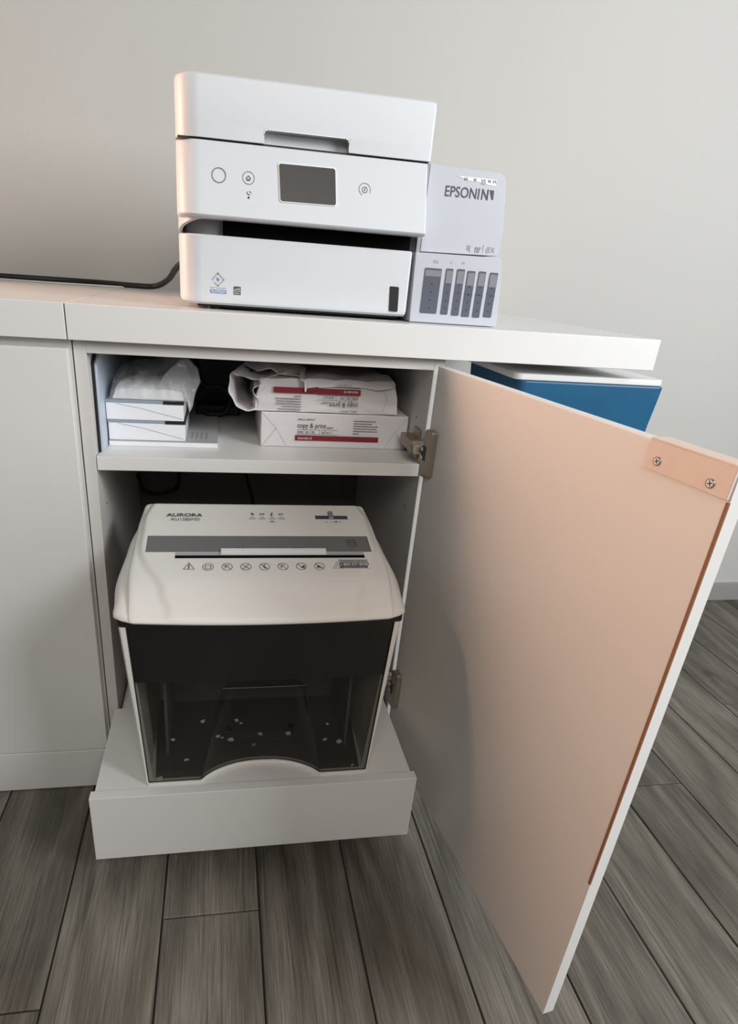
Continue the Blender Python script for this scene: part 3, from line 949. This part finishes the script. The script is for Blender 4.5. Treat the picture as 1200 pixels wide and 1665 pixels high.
def slab(x0, x1, y0, y1, e0, e1, nx=20, rx_=0.0):
    def f(e):
        rr = []
        return rr
    gt = add_grid(bm, nx, 4, lambda a, b: Vector((x0 + (x1 - x0) * a, y0 + (y1 - y0) * b, head_z(x0 + (x1 - x0) * a, y0 + (y1 - y0) * b) + e1)))
    gb = add_grid(bm, nx, 4, lambda a, b: Vector((x0 + (x1 - x0) * a, y0 + (y1 - y0) * b, head_z(x0 + (x1 - x0) * a, y0 + (y1 - y0) * b) + e0)))
    for A, C in ((gt[0], gb[0]), (gt[-1], gb[-1]), ([r[0] for r in gt], [r[0] for r in gb]), ([r[-1] for r in gt], [r[-1] for r in gb])):
        for i in range(len(A) - 1): bm.faces.new((A[i], A[i + 1], C[i + 1], C[i]))


slab(0.0835, 0.4600, -0.0970, -0.0545, -0.001, 0.0006, rx_=0.003)
obj('grey_strip', bm, M['strip'], sh)
bm = B(); slab(0.1310, 0.4450, -0.1090, -0.0985, -0.001, 0.0005); obj('feed_slot_lip', bm, M['inklight'], sh)
bm = B(); slab(0.1310, 0.4450, -0.1130, -0.1068, -0.001, 0.0008); obj('feed_slot', bm, M['deep'], sh)
bm = B(); slab(0.2040, 0.3800, -0.1050, -0.0940, -0.001, 0.0050); obj('slot_cover', bm, M['whiteprint'], sh, bevel=0.0008)
bm = B()
slab(0.3740, 0.4340, -0.0030, 0.0070, -0.001, 0.0006)
obj('switch_track', bm, M['ink'], sh)
bm = B(); slab(0.3985, 0.4075, -0.0040, 0.0160, -0.001, 0.0045, 3); obj('switch_slider', bm, M['inkmid'], sh, bevel=0.001)
bm = B(); stroke(bm, HF(0.0008), [(0.369, 0.0078), (0.439, 0.0078)], 0.0012); obj('switch_rim', bm, M['whiteprint'], sh)
bm = B()
letters(bm, HF(0.0022), 'AURORA', 0.1410, 0.0040, 0.0092, 0.062, bold=0.015)
letters(bm, HF(0.0022), 'AU1285MD', 0.1430, -0.0088, 0.0080, 0.050, bold=0.0)
obj('brand_lettering', bm, M['ink'], sh)
bm = B(); F = lambda u, v: HF(0.0009)(u, v - 0.0150)
for k, x in enumerate((0.2600, 0.2775, 0.2950, 0.3115)):
    s = 0.0032
    if k == 0: fill(bm, F, [(x - s, 0.0280), (x + s * 0.4, 0.0280), (x + s, 0.0225), (x - s * 0.3, 0.0225)])
    if k == 1: stroke(bm, F, [(x - s, 0.0275), (x - s, 0.0225), (x, 0.0265), (x + s, 0.0225), (x + s, 0.0275)], 0.0012)
    if k == 2: stroke(bm, F, [(x + 0.0008, 0.0290), (x - 0.0008, 0.0205)], 0.0024)
    if k == 3: ring(bm, F, x, 0.0250, 0.0036, 0.0012, 0.0020, n=12)
    stroke(bm, F, [(x - 0.0028, 0.0160), (x + 0.0028, 0.0160)], 0.0010)
    stroke(bm, F, [(x - 0.0060, 0.0110), (x + 0.0060, 0.0110)], 0.0010)
stroke(bm, F, [(0.2905, 0.0020), (0.2990, 0.0020)], 0.0014); stroke(bm, F, [(0.2948, 0.0060), (0.2948, 0.0020)], 0.0012)
obj('indicator_symbols', bm, M['ink'], sh)
bm = B(); F = lambda u, v: HF(0.0009)(u, v - 0.0090)
letters(bm, F, '0', 0.3930, -0.0030, 0.0060, 0.003); letters(bm, F, 'A', 0.4010, -0.0030, 0.0050, 0.003)
fill(bm, F, [(0.4060, -0.005), (0.4140, -0.005), (0.4140, -0.001), (0.4060, -0.001)]); letters(bm, F, 'R', 0.4190, -0.0030, 0.0060, 0.003)
obj('switch_lettering', bm, M['inkmid'], sh)
bm = B(); F = lambda u, v: HF(0.0014)(u, v - 0.0100)
stroke(bm, F, [(0.4210, -0.0560), (0.4350, -0.0560), (0.4355, -0.0720), (0.4230, -0.0720), (0.4210, -0.0560)], 0.0014)
stroke(bm, F, [(0.4225, -0.0630), (0.4345, -0.0630)], 0.0016); stroke(bm, F, [(0.2350, -0.0800), (0.3450, -0.0810)], 0.0010)
for x in (0.2310, 0.2390, 0.3260, 0.3340): fill(bm, F, [(x, -0.079), (x + 0.003, -0.079), (x + 0.0015, -0.0735)])
tag(obj('strip_symbols', bm, M['ink'], sh), kind='stuff')
# warning icons in a row
for k in range(9):
    x = 0.1540 + k * 0.0300; y = -0.1355
    bm = B(); F = HF(0.0009)
    if k in (0, 8):
        dx = 0 if k == 0 else 0.001
        col = M['ink'] if k == 0 else M['inkmid']
        stroke(bm, F, [(x + dx - 0.0085, y - 0.0055), (x + dx + 0.0085, y - 0.0055), (x + dx, y + 0.0105)], 0.0009, True)
        if k == 0:
            stroke(bm, F, [(x, y + 0.0055), (x, y - 0.0010)], 0.0018); stroke(bm, F, [(x, y - 0.0025), (x, y - 0.0042)], 0.0016)
        else: stroke(bm, F, [(x - 0.003, y - 0.003), (x + 0.001, y + 0.004), (x + 0.004, y - 0.003)], 0.0008)
    else:
        col = M['ink']
        ring(bm, F, x, y, 0.0082, 0.0009, 0.0085, n=22)
        if k == 1: stroke(bm, F, [(x - 0.004, y - 0.004), (x - 0.004, y + 0.004), (x, y + 0.003), (x + 0.004, y + 0.004), (x + 0.004, y - 0.004), (x, y - 0.005)], 0.0009, True)
        else:
            stroke(bm, F, [(x - 0.0055, y + 0.0055), (x + 0.0055, y - 0.0055)], 0.0010)
            if k in (2, 5): stroke(bm, F, [(x - 0.004, y - 0.004), (x - 0.001, y + 0.004), (x + 0.003, y + 0.003)], 0.0012)
            if k == 3: stroke(bm, F, [(x - 0.004, y - 0.005), (x + 0.004, y + 0.005)], 0.0013)
            if k == 4: stroke(bm, F, [(x + 0.001, y + 0.006), (x - 0.002, y), (x + 0.002, y - 0.005)], 0.0014)
            if k == 6: fill(bm, F, [(x - 0.002, y - 0.004), (x + 0.006, y + 0.004), (x + 0.005, y - 0.004)])
            if k == 7: fill(bm, F, [(x - 0.005, y - 0.003), (x - 0.002, y + 0.003), (x + 0.002, y - 0.001), (x + 0.005, y - 0.004)])
    obj('warning_icon', bm, col, sh)
bm = B(); rect(bm, HF(0.0006), 0.3985, 0.4485, -0.1400, -0.1262, 8); obj('service_label', bm, M['ink'], sh)
bm = B(); rect(bm, HF(0.0006), 0.3980, 0.4480, -0.1260, -0.1180, 8); obj('service_label_header', bm, M['inklight'], sh)
bm = B(); letters(bm, HF(0.0012), 'Customer Service', 0.4230, -0.1220, 0.0050, 0.044); obj('service_label_lettering', bm, M['ink'], sh)
bm = B(); letters(bm, HF(0.0012), '1-800-327-8508', 0.4235, -0.1314, 0.0062, 0.046, bold=0.015)
letters(bm, HF(0.0012), 'www.auroracorp.com', 0.4235, -0.1378, 0.0024, 0.040); obj('service_label_lettering', bm, M['whiteprint'], sh)

# paper scraps seen through the window, lying against it
sp = [(0.1252, 0.2813), (0.1738, 0.3177), (0.2300, 0.292), (0.2380, 0.282), (0.2205, 0.249), (0.2735, 0.251), (0.3221, 0.2547), (0.2620, 0.226),
      (0.3820, 0.2647), (0.4070, 0.2575), (0.4380, 0.200), (0.1991, 0.2697), (0.0990, 0.197), (0.3850, 0.299), (0.2060, 0.262), (0.145, 0.235)]
where = ['in the middle of its left panel', 'highest, beside the top left of the scoop', 'top one of the close pair in the scoop', 'lower one of the close pair in the scoop',
         'left one of the middle row in the scoop', 'middle one of the middle row in the scoop', 'right one of the middle row in the scoop', 'lowest, just above the arch',
         'left one of the close pair in its right panel', 'right one of the close pair in its right panel', 'in the bottom right corner', 'by the left slanted edge of the scoop, upper',
         'in the bottom left corner', 'highest in its right panel', 'by the left slanted edge of the scoop, lower', 'low in its left panel']
for k, (x, z) in enumerate(sp):
    bm = B()
    y = win_pt(max(-2, min(2, ((x - XM) / scoop_hw(z)) if abs(x - XM) < scoop_hw(z) else math.copysign(1.3, x - XM))), z).y + 0.004
    a = random.uniform(0, 3.1); s = random.uniform(0.0035, 0.0068)
    P_ = []
    for q in range(5):
        t = a + q * 1.257; rr = s * random.uniform(0.45, 1.25)
        P_.append(Vector((x + rr * math.cos(t), y + 0.0012 * math.sin(q * 2.0), z + rr * math.sin(t) * 0.8)))
    add_loft(bm, [[p + Vector((0, 0, 0)) for p in P_], [p + Vector((0, 0.0005, 0)) for p in P_]])
    o = obj('paper_scrap', bm, M['whiteprint'], None, origin=(x, y, z))
    tag(o, 'paper scrap behind the shredder window, ' + where[k], 'paper scrap', 'paper scraps in the shredder bin')

# ------------------------------------------------------------------ things on the shelf
ZSH = 0.7027
# standing folder against the left side
fo = thing('folder', (0.008, 0.17, ZSH), 'thin pale blue folder standing against the left side of the cabinet', 'folder')
bm = B(); add_loft(bm, [[Vector((x, y, z)) for y, z in ((0.030, ZSH), (0.32, ZSH), (0.32, 0.858), (0.055, 0.860), (0.030, 0.846))] for x in (0.0045, 0.0085)])
obj('sleeve', bm, M['folder'], fo, bevel=0.0006)
bm = B(); add_loft(bm, [[Vector((x, y, z)) for y, z in ((0.027, ZSH), (0.32, ZSH), (0.32, 0.861), (0.053, 0.864), (0.027, 0.849))] for x in (0.0015, 0.0043)])
obj('back_cover', bm, M['black'], fo)

# flat packet under the boxes
fp = thing('flat_packet', (0.105, 0.18, ZSH), 'flat white packet lying on the shelf below the two boxes', 'packet')
obj('packet_body', box(0.0105, 0.1985, 0.072, 0.29, ZSH, 0.7115), M['boxwhite'], fp, bevel=0.0008)
obj('cover_sheet', box(0.0105, 0.1985, 0.0715, 0.29, 0.7116, 0.7124), M['inklight'], fp)
bm = B(); F = lambda u, v: Vector((u, v, 0.7127))
for r_ in range(4):
    for c_ in range(5):
        x = 0.150 + r_ * 0.0085; y = 0.098 + c_ * 0.010
        stroke(bm, F, [(x, y), (x + 0.0035, y + 0.006)], 0.0016)
obj('cover_lettering', bm, M['ink'], fp)


def photo_box(x0, x1, y0, y1, z0, z1, label):
    t = thing('paper_box', ((x0 + x1) / 2, (y0 + y1) / 2, z0), label, 'box')
    obj('box_body', box(x0, x1, y0, y1, z0, z1 - 0.0045), M['boxwhite'], t, bevel=0.0008)
    l = obj('box_lid', box(x0 - 0.0012, x1 + 0.0006, y0 - 0.0012, y1, z1 - 0.0050, z1), M['boxblue'], t, bevel=0.0006)
    tag(l, 'blue-grey lid')
    xm = x0 + (x1 - x0) * 0.74
    s = obj('lid_band', box(xm, x1 + 0.0010, y0 - 0.0018, y1, z1 - 0.0054, z1 + 0.0003), M['black'], t); tag(s, 'black end of the lid')
    bm = B(); F = on_y(y0 - 0.0004)
    stroke(bm, F, [(x0 + (x1 - x0) * 0.13, z1 - 0.0065), (x0 + (x1 - x0) * 0.45, z1 - 0.014), (x1 - 0.003, z0 + 0.004)], 0.0007)
    obj('fold_line', bm, M['inkmid'], t)


photo_box(0.0110, 0.1415, 0.075, 0.235, 0.7128, 0.7487, 'white paper box with blue-grey lid, lower of the two in the left stack')
photo_box(0.0095, 0.1395, 0.073, 0.235, 0.7492, 0.7835, 'white paper box with blue-grey lid, upper of the two in the left stack')

# plastic-wrapped packet on the top box
pk = thing('wrapped_packet', (0.082, 0.15, 0.7840), 'crumpled clear plastic bag around a white packet on top of the box stack', 'packet')
bm = B()


def pack(u, v):
    a = 2 * u - 1; b = 2 * v - 1
    x = 0.0815 + 0.0600 * a; y = 0.155 + 0.078 * b
    e = (1 - abs(a) ** 8) ** 0.4 * (1 - abs(b) ** 6) ** 0.4
    h = 0.021 + 0.003 * math.sin(v * 5)
    z = 0.786 + h * e + 0.0020 * noise.noise(Vector((x * 90, y * 60, 1)))
    return Vector((x, y, z))


g_ = add_grid(bm, 30, 26, pack)
lp = g_[0][:] + [r[-1] for r in g_[1:-1]] + g_[-1][::-1] + [r[0] for r in g_[1:-1]][::-1]
lw_ = [bm.verts.new(Vector((v.co.x, v.co.y, 0.7845))) for v in lp]
for i in range(len(lp)): bm.faces.new((lp[i], lp[(i + 1) % len(lp)], lw_[(i + 1) % len(lp)], lw_[i]))
bm.faces.new(lw_)
obj('packet_body', bm, mat('packet_offwhite', (0.72, 0.74, 0.77), 0.5), pk, smooth=False)
bm = B()


def wrap(u, v):
    a = 2 * u - 1; b = 2 * v - 1
    x = 0.0830 + 0.0665 * a; y = 0.152 + 0.083 * b
    e = (1 - abs(a) ** 7) ** 0.5 * (1 - abs(b) ** 6) ** 0.5
    ridge = 0.024 * math.exp(-((u - 0.88 + 0.35 * (v - 0.3)) / 0.13) ** 2) * sm(0.05, 0.5, v) * 1.0
    z = 0.7845 + (0.037 + 0.010 * sm(0.0, 0.5, v) + ridge) * e + 0.0065 * noise.noise(Vector((x * 38, y * 30, 5))) * e + 0.0060 * abs(noise.noise(Vector((x * 75, y * 55, 2)))) * e
    y += 0.0040 * noise.noise(Vector((x * 60, z * 90, 9))); x += 0.003 * noise.noise(Vector((y * 60, z * 90, 3)))
    return Vector((x, y, max(z, 0.7842)))


add_grid(bm, 60, 50, wrap)
obj('plastic_bag', bm, M['film'], pk, smooth=True)
bm = B()
flap = [[(0.093, 0.080, 0.802), (0.118, 0.084, 0.803), (0.1435, 0.078, 0.800), (0.1500, 0.070, 0.766)],
        [(0.106, 0.086, 0.822), (0.128, 0.090, 0.820), (0.149, 0.084, 0.806), (0.1560, 0.078, 0.778)],
        [(0.122, 0.094, 0.840), (0.140, 0.100, 0.838), (0.1580, 0.098, 0.816), (0.1600, 0.090, 0.796)],
        [(0.139, 0.102, 0.853), (0.150, 0.110, 0.850), (0.1650, 0.112, 0.834), (0.1690, 0.110, 0.812)]]
nv = 14


def fl(u, v):
    U = u * 3; V = v * 3; i = min(2, int(V)); j = min(2, int(U)); fu = U - j; fv = V - i
    P = [[Vector(flap[i + a][j + b]) for b in (0, 1)] for a in (0, 1)]
    p = (P[0][0] * (1 - fu) + P[0][1] * fu) * (1 - fv) + (P[1][0] * (1 - fu) + P[1][1] * fu) * fv
    p.y += 0.006 * noise.noise(Vector((p.x * 70, p.z * 70, 3))); p.z += 0.003 * noise.noise(Vector((p.x * 90, p.z * 60, 8)))
    return p


add_grid(bm, nv, nv, fl)
obj('bag_flap', bm, M['film'], pk, smooth=True, solid=0.0003)


def crease_lines(bm, F, x0, x1, z0, z1, w=0.0006):
    zm = z0 + (z1 - z0) * 0.55
    stroke(bm, F, [(x0 + 0.002, z1 - 0.001), (x0 + 0.028, zm), (x0 + 0.004, z0 + 0.003)], w)
    stroke(bm, F, [(x0 + 0.028, zm), (x0 + 0.048, z0 + 0.003)], w)
    stroke(bm, F, [(x1 - 0.002, z1 - 0.001), (x1 - 0.024, zm), (x1 - 0.004, z0 + 0.002)], w)
    stroke(bm, F, [(x1 - 0.024, zm), (x1 - 0.042, z0 + 0.003)], w)


# bottom ream, closed
rb = thing('paper_ream', (0.4175, 0.20, ZSH), 'sealed white copy paper ream with upright red-band print, lying on the shelf', 'paper ream')
bm = B()
x0, x1, z0, z1, y0, y1 = 0.2770, 0.5570, ZSH, 0.7672, 0.0955, 0.305


def ream_grid(bm, x0, x1, y0, y1, z0, z1, amp, seed, taper=0.004):
    """box with slightly puckered paper sides"""
    n_ = 26
    bmesh.ops.create_cube(bm, size=1)
    bmesh.ops.subdivide_edges(bm, edges=bm.edges[:], cuts=n_, use_grid_fill=True)
    for v in bm.verts:
        c = v.co.copy()
        x = x0 + (x1 - x0) * (c.x + 0.5); y = y0 + (y1 - y0) * (c.y + 0.5); z = z0 + (z1 - z0) * (c.z + 0.5)
        nn = noise.noise_vector(Vector((x * 22, y * 22, z * 40 + seed)))
        n2 = noise.noise_vector(Vector((x * 70, y * 70, z * 90 + seed)))
        x -= taper * (c.z + 0.5) * c.x * 2
        k = amp if c.z > -0.49 else 0
        v.co = Vector((x, y, z)) + Vector((nn.x * k * 0.6, nn.y * k, nn.z * k)) + n2 * k * 0.25


ream_grid(bm, x0, x1, y0, y1, z0, z1, 0.0009, 3, 0.0)
obj('wrapper', bm, M['paper'], rb, smooth=False, bevel=0.0018)
bm = B(); FR = on_y(y0 - 0.0013); crease_lines(bm, FR, x0, x1, z0, z1); tag(obj('wrapper_fold', bm, M['inklight'], rb), kind='stuff')


def ream_print(parent, F, xc, flip, zc):
    s = -1 if flip else 1
    G = lambda u, v: F(xc + s * u, zc + s * v)
    bm = B(); rect(bm, G, -0.0800, 0.0800, -0.0190, -0.0090, 10); obj('red_band', bm, M['redband'], parent)
    H_ = lambda e: (lambda u, v: G(u, v) + Vector((0, -e, 0)))
    bm = B(); letters(bm, H_(0.0005), 'standard', -0.0750, -0.0140, 0.0048, 0.0260, align='LEFT'); obj('band_lettering', bm, M['sheet'], parent)
    bm = B()
    letters(bm, G, 'copy & print', -0.0765, 0.0098, 0.0092, 0.0540, align='LEFT', bold=0.008); letters(bm, G, 'paper', -0.0210, 0.0070, 0.0040, 0.0130, align='LEFT', bold=0.01)
    letters(bm, G, 'Office DEPOT', -0.0765, 0.0205, 0.0028, 0.0330, align='LEFT', bold=0.02)
    for x, t, w in ((-0.0760, '500', 0.010), (-0.0610, '20', 0.006), (-0.0490, '92', 0.006), (-0.0300, '8.5"x11"', 0.020)):
        letters(bm, G, t, x, -0.0030, 0.0044, w, align='LEFT', bold=0.01)
    for x in (-0.0640, -0.0515, -0.0345): stroke(bm, G, [(x, 0.0015), (x, -0.0065)], 0.0005)
    stroke(bm, G, [(-0.0765, 0.0020), (0.0000, 0.0020)], 0.0005); stroke(bm, G, [(-0.0765, -0.0068), (0.0000, -0.0068)], 0.0005)
    for i, (a, b) in enumerate(((0.0300, 0.0720), (0.0300, 0.0650), (0.0300, 0.0760), (0.0300, 0.0740), (0.0300, 0.0760), (0.0300, 0.0420))):
        z = 0.0205 - i * 0.0048
        x = a
        while x < b:
            w = random.uniform(0.002, 0.006); stroke(bm, G, [(x, z), (min(b, x + w), z)], 0.0013); x += w + 0.0012
    obj('ream_lettering', bm, M['ink'], parent)


ream_print(rb, on_y(y0 - 0.0014), 0.4210, False, 0.7350)

# top ream: opened wrapper, upside down
ru = thing('paper_ream', (0.40, 0.20, 0.7690), 'opened white copy paper ream with crumpled wrapper and upside-down print, on top', 'paper ream')
bm = B()
ux0, ux1, uy0, uy1, uz0, uz1 = 0.2640, 0.5330, 0.0960, 0.302, 0.7690, 0.8270
ream_grid(bm, ux0, ux1, uy0, uy1, uz0, uz1, 0.0045, 11, 0.010)
for v in bm.verts: v.co.z = max(v.co.z, 0.7688)
obj('wrapper', bm, M['paper'], ru, smooth=False, bevel=0.002)


def FU2(u, v):
    return Vector((u, uy0 - 0.0052, v))


ream_print(ru, FU2, 0.3780, True, 0.7945)
bm = B(); stroke(bm, FU2, [(0.2830, 0.8130), (0.2700, 0.7990), (0.2800, 0.7760)], 0.0006); stroke(bm, FU2, [(0.500, 0.820), (0.510, 0.800), (0.503, 0.774)], 0.0006)
tag(obj('wrapper_fold', bm, M['inklight'], ru), kind='stuff')
# curled open end on the left
bm = B()
curl = smooth_path([(0.320, 0, 0.8370), (0.292, 0, 0.8300), (0.262, 0, 0.8250), (0.238, 0, 0.8290), (0.2235, 0, 0.8330), (0.2200, 0, 0.8150), (0.2230, 0, 0.7920), (0.2360, 0, 0.7730), (0.2560, 0, 0.7690), (0.2700, 0, 0.7740), (0.2700, 0, 0.7880), (0.2610, 0, 0.8010), (0.2640, 0, 0.8120), (0.2780, 0, 0.8190)], 5)
nc = len(curl) - 1


def cu_(u, v):
    i = min(nc - 1, int(u * nc)); f = u * nc - i
    p = curl[i].lerp(curl[i + 1], f)
    y = 0.090 + 0.16 * v
    y += 0.010 * (1 - v) * noise.noise(Vector((u * 9, 0, 4)))
    q = Vector((p.x + 0.030 * v * (1 if p.x < 0.25 else 0.4), y, p.z))
    q += 0.0045 * noise.noise_vector(Vector((u * 14, v * 4, 2)))
    q.z = max(q.z, 0.7678 + 0.0)
    return q


add_grid(bm, 90, 14, cu_)
obj('wrapper_flap', bm, M['paper'], ru, smooth=True, solid=0.0006)
# jagged torn flap hanging over the front
bm = B()
jag = [(0.345, 0.8265), (0.352, 0.8240), (0.3535, 0.8080), (0.3560, 0.8065), (0.3585, 0.8140), (0.3900, 0.8160), (0.4100, 0.8180), (0.4300, 0.8190), (0.4500, 0.8185), (0.4700, 0.8170), (0.4900, 0.8150), (0.5150, 0.8190), (0.5200, 0.8280)]
topn = [(x, 0.8320) for x, z in jag]
vsA = [bm.verts.new(Vector((x, uy0 - 0.0075 + 0.002 * math.sin(x * 190), z))) for x, z in jag]
vsB = [bm.verts.new(Vector((x, uy0 - 0.0020 + 0.001 * math.sin(x * 120), 0.8295 + 0.0015 * math.sin(x * 210)))) for x, z in jag]
vsC = [bm.verts.new(Vector((x + 0.004, uy0 + 0.045 + 0.006 * math.sin(x * 160), 0.8325 + 0.0030 * math.sin(x * 260)))) for x, z in jag]
for A, C in ((vsA, vsB), (vsB, vsC)):
    for i in range(len(A) - 1): bm.faces.new((A[i], A[i + 1], C[i + 1], C[i]))
obj('torn_flap', bm, M['paper'], ru, solid=0.0006)
bm = B(); fill(bm, lambda u, v: Vector((u, uy0 - 0.0102, v)), [(0.3590, 0.8140), (0.3780, 0.8170), (0.3785, 0.8115), (0.3690, 0.8090), (0.3600, 0.8070)])
obj('torn_red_patch', bm, M['redband'], ru)
bm = B(); letters(bm, lambda u, v: Vector((u, uy0 - 0.0102, v)), 'paper', 0.425, 0.8215, 0.0032, 0.026, flip=True); obj('flap_lettering', bm, M['inkmid'], ru)
bm = B()
fl_ = [[(0.268, 0.110, 0.834), (0.290, 0.100, 0.843), (0.315, 0.108, 0.834), (0.345, 0.100, 0.828)],
       [(0.250, 0.19, 0.836), (0.290, 0.18, 0.848), (0.320, 0.19, 0.846), (0.365, 0.16, 0.834)],
       [(0.255, 0.28, 0.832), (0.290, 0.28, 0.840), (0.330, 0.28, 0.842), (0.372, 0.27, 0.832)]]


def fl2(u, v):
    U = u * 3; V = v * 2; i = min(1, int(V)); j = min(2, int(U)); fu = U - j; fv = V - i
    P = [[Vector(fl_[i + a][j + b]) for b in (0, 1)] for a in (0, 1)]
    p = (P[0][0] * (1 - fu) + P[0][1] * fu) * (1 - fv) + (P[1][0] * (1 - fu) + P[1][1] * fu) * fv
    return p + 0.005 * noise.noise_vector(Vector((p.x * 50, p.y * 40, 1)))


add_grid(bm, 24, 16, fl2)
obj('wrapper_flap', bm, M['paper'], ru, smooth=True, solid=0.0006)

# ------------------------------------------------------------------ cables
def cable(pts, r, m_, label, name='cable', cat='cable', group=None):
    bm = B(); add_tube(bm, pts, r, 10, 10)
    o = obj(name, bm, m_, None, smooth=True, origin=pts[0])
    return tag(o, label, cat, group)


cable([(-0.75, 0.66, 0.9465), (-0.6, 0.655, 0.9465), (-0.29, 0.65, 0.9465), (-0.16, 0.66, 0.9465), (-0.075, 0.64, 0.9470), (0.0, 0.61, 0.9468), (0.05, 0.60, 0.949), (0.085, 0.55, 0.967), (0.115, 0.46, 0.998), (0.16, 0.40, 1.02), (0.21, 0.375, 1.03)], 0.0065, M['cable'],
      'thick black power cable along the wall rising to the back of the printer')
cable([(-0.75, 0.625, 0.9415), (-0.4, 0.612, 0.9415), (-0.2, 0.600, 0.9415), (-0.12, 0.600, 0.9418), (-0.02, 0.618, 0.9415)], 0.0018, M['wcable'],
      'thin white cord lying in front of the black cable on the worktop')
cable([(-0.02, 0.45, 0.672), (-0.002 + 0.006, 0.45, 0.5313), (0.0177, 0.45, 0.4900), (0.0467, 0.45, 0.4800), (0.0917, 0.45, 0.4935), (0.1018, 0.45, 0.5334), (0.095, 0.46, 0.60), (0.09, 0.47, 0.670)][1:], 0.0048, M['cable'],
      'black cable loop hanging below the shelf at the left')
cable([(0.262, 0.455, 0.674), (0.263, 0.45, 0.60), (0.2653, 0.45, 0.5368), (0.2835, 0.45, 0.4636), (0.290, 0.45, 0.36), (0.30, 0.44, 0.30), (0.31, 0.43, 0.26), (0.30, 0.42, 0.1915)], 0.0042, M['cable'],
      'black cable hanging straight down behind the shredder')
cable([(0.150, 0.40, 0.858), (0.1516, 0.36, 0.825), (0.158, 0.33, 0.790), (0.172, 0.33, 0.766), (0.20, 0.33, 0.768), (0.222, 0.33, 0.750), (0.222, 0.33, 0.728), (0.205, 0.33, 0.7095), (0.17, 0.33, 0.7085)], 0.0058, M['cable'],
      'black cable looping down behind the box stack to the power adapter')
ad = thing('power_adapter', (0.20, 0.35, ZSH), 'black power adapter lying on the shelf between the boxes and the reams', 'adapter')
bm = B(); add_box(bm, 0.150, 0.245, 0.345, 0.395, ZSH, ZSH + 0.022); obj('case', bm, M['black'], ad, bevel=0.004, seg=3)
bm = B(); add_tube(bm, [(0.245, 0.37, ZSH + 0.011), (0.262, 0.37, ZSH + 0.010), (0.275, 0.37, ZSH + 0.008)], 0.0035, 8, 4); obj('cord_boot', bm, M['cable'], ad)

# ------------------------------------------------------------------ blue bin behind the door
bb = thing('storage_bin', (0.86, 0.12, 0.0), 'tall blue plastic bin under the worktop, behind the open door', 'bin')
bm = B()
rings = []
for z, k in ((0.002, 0.72), (0.79, 0.985), (0.815, 1.0), (0.8545, 1.02), (0.8575, 1.012)):
    rings.append([Vector((0.860 + (x - 0.860) * k, 0.12 + (y - 0.12) * k, z)) for x, y in rrect(0.722, 0.998, 0.0, 0.24, (0.012,) * 4, 6)])
add_loft(bm, rings)
obj('bin_body', bm, M['blue'], bb, bevel=0.001)
bm = B(); add_prism_z(bm, rrect(0.712, 1.002, 0.004, 0.245, (0.014,) * 4, 6), 0.8578, 0.8690)
lidb = obj('lid', bm, M['palelid'], bb, bevel=0.002); tag(lidb, 'pale lid')
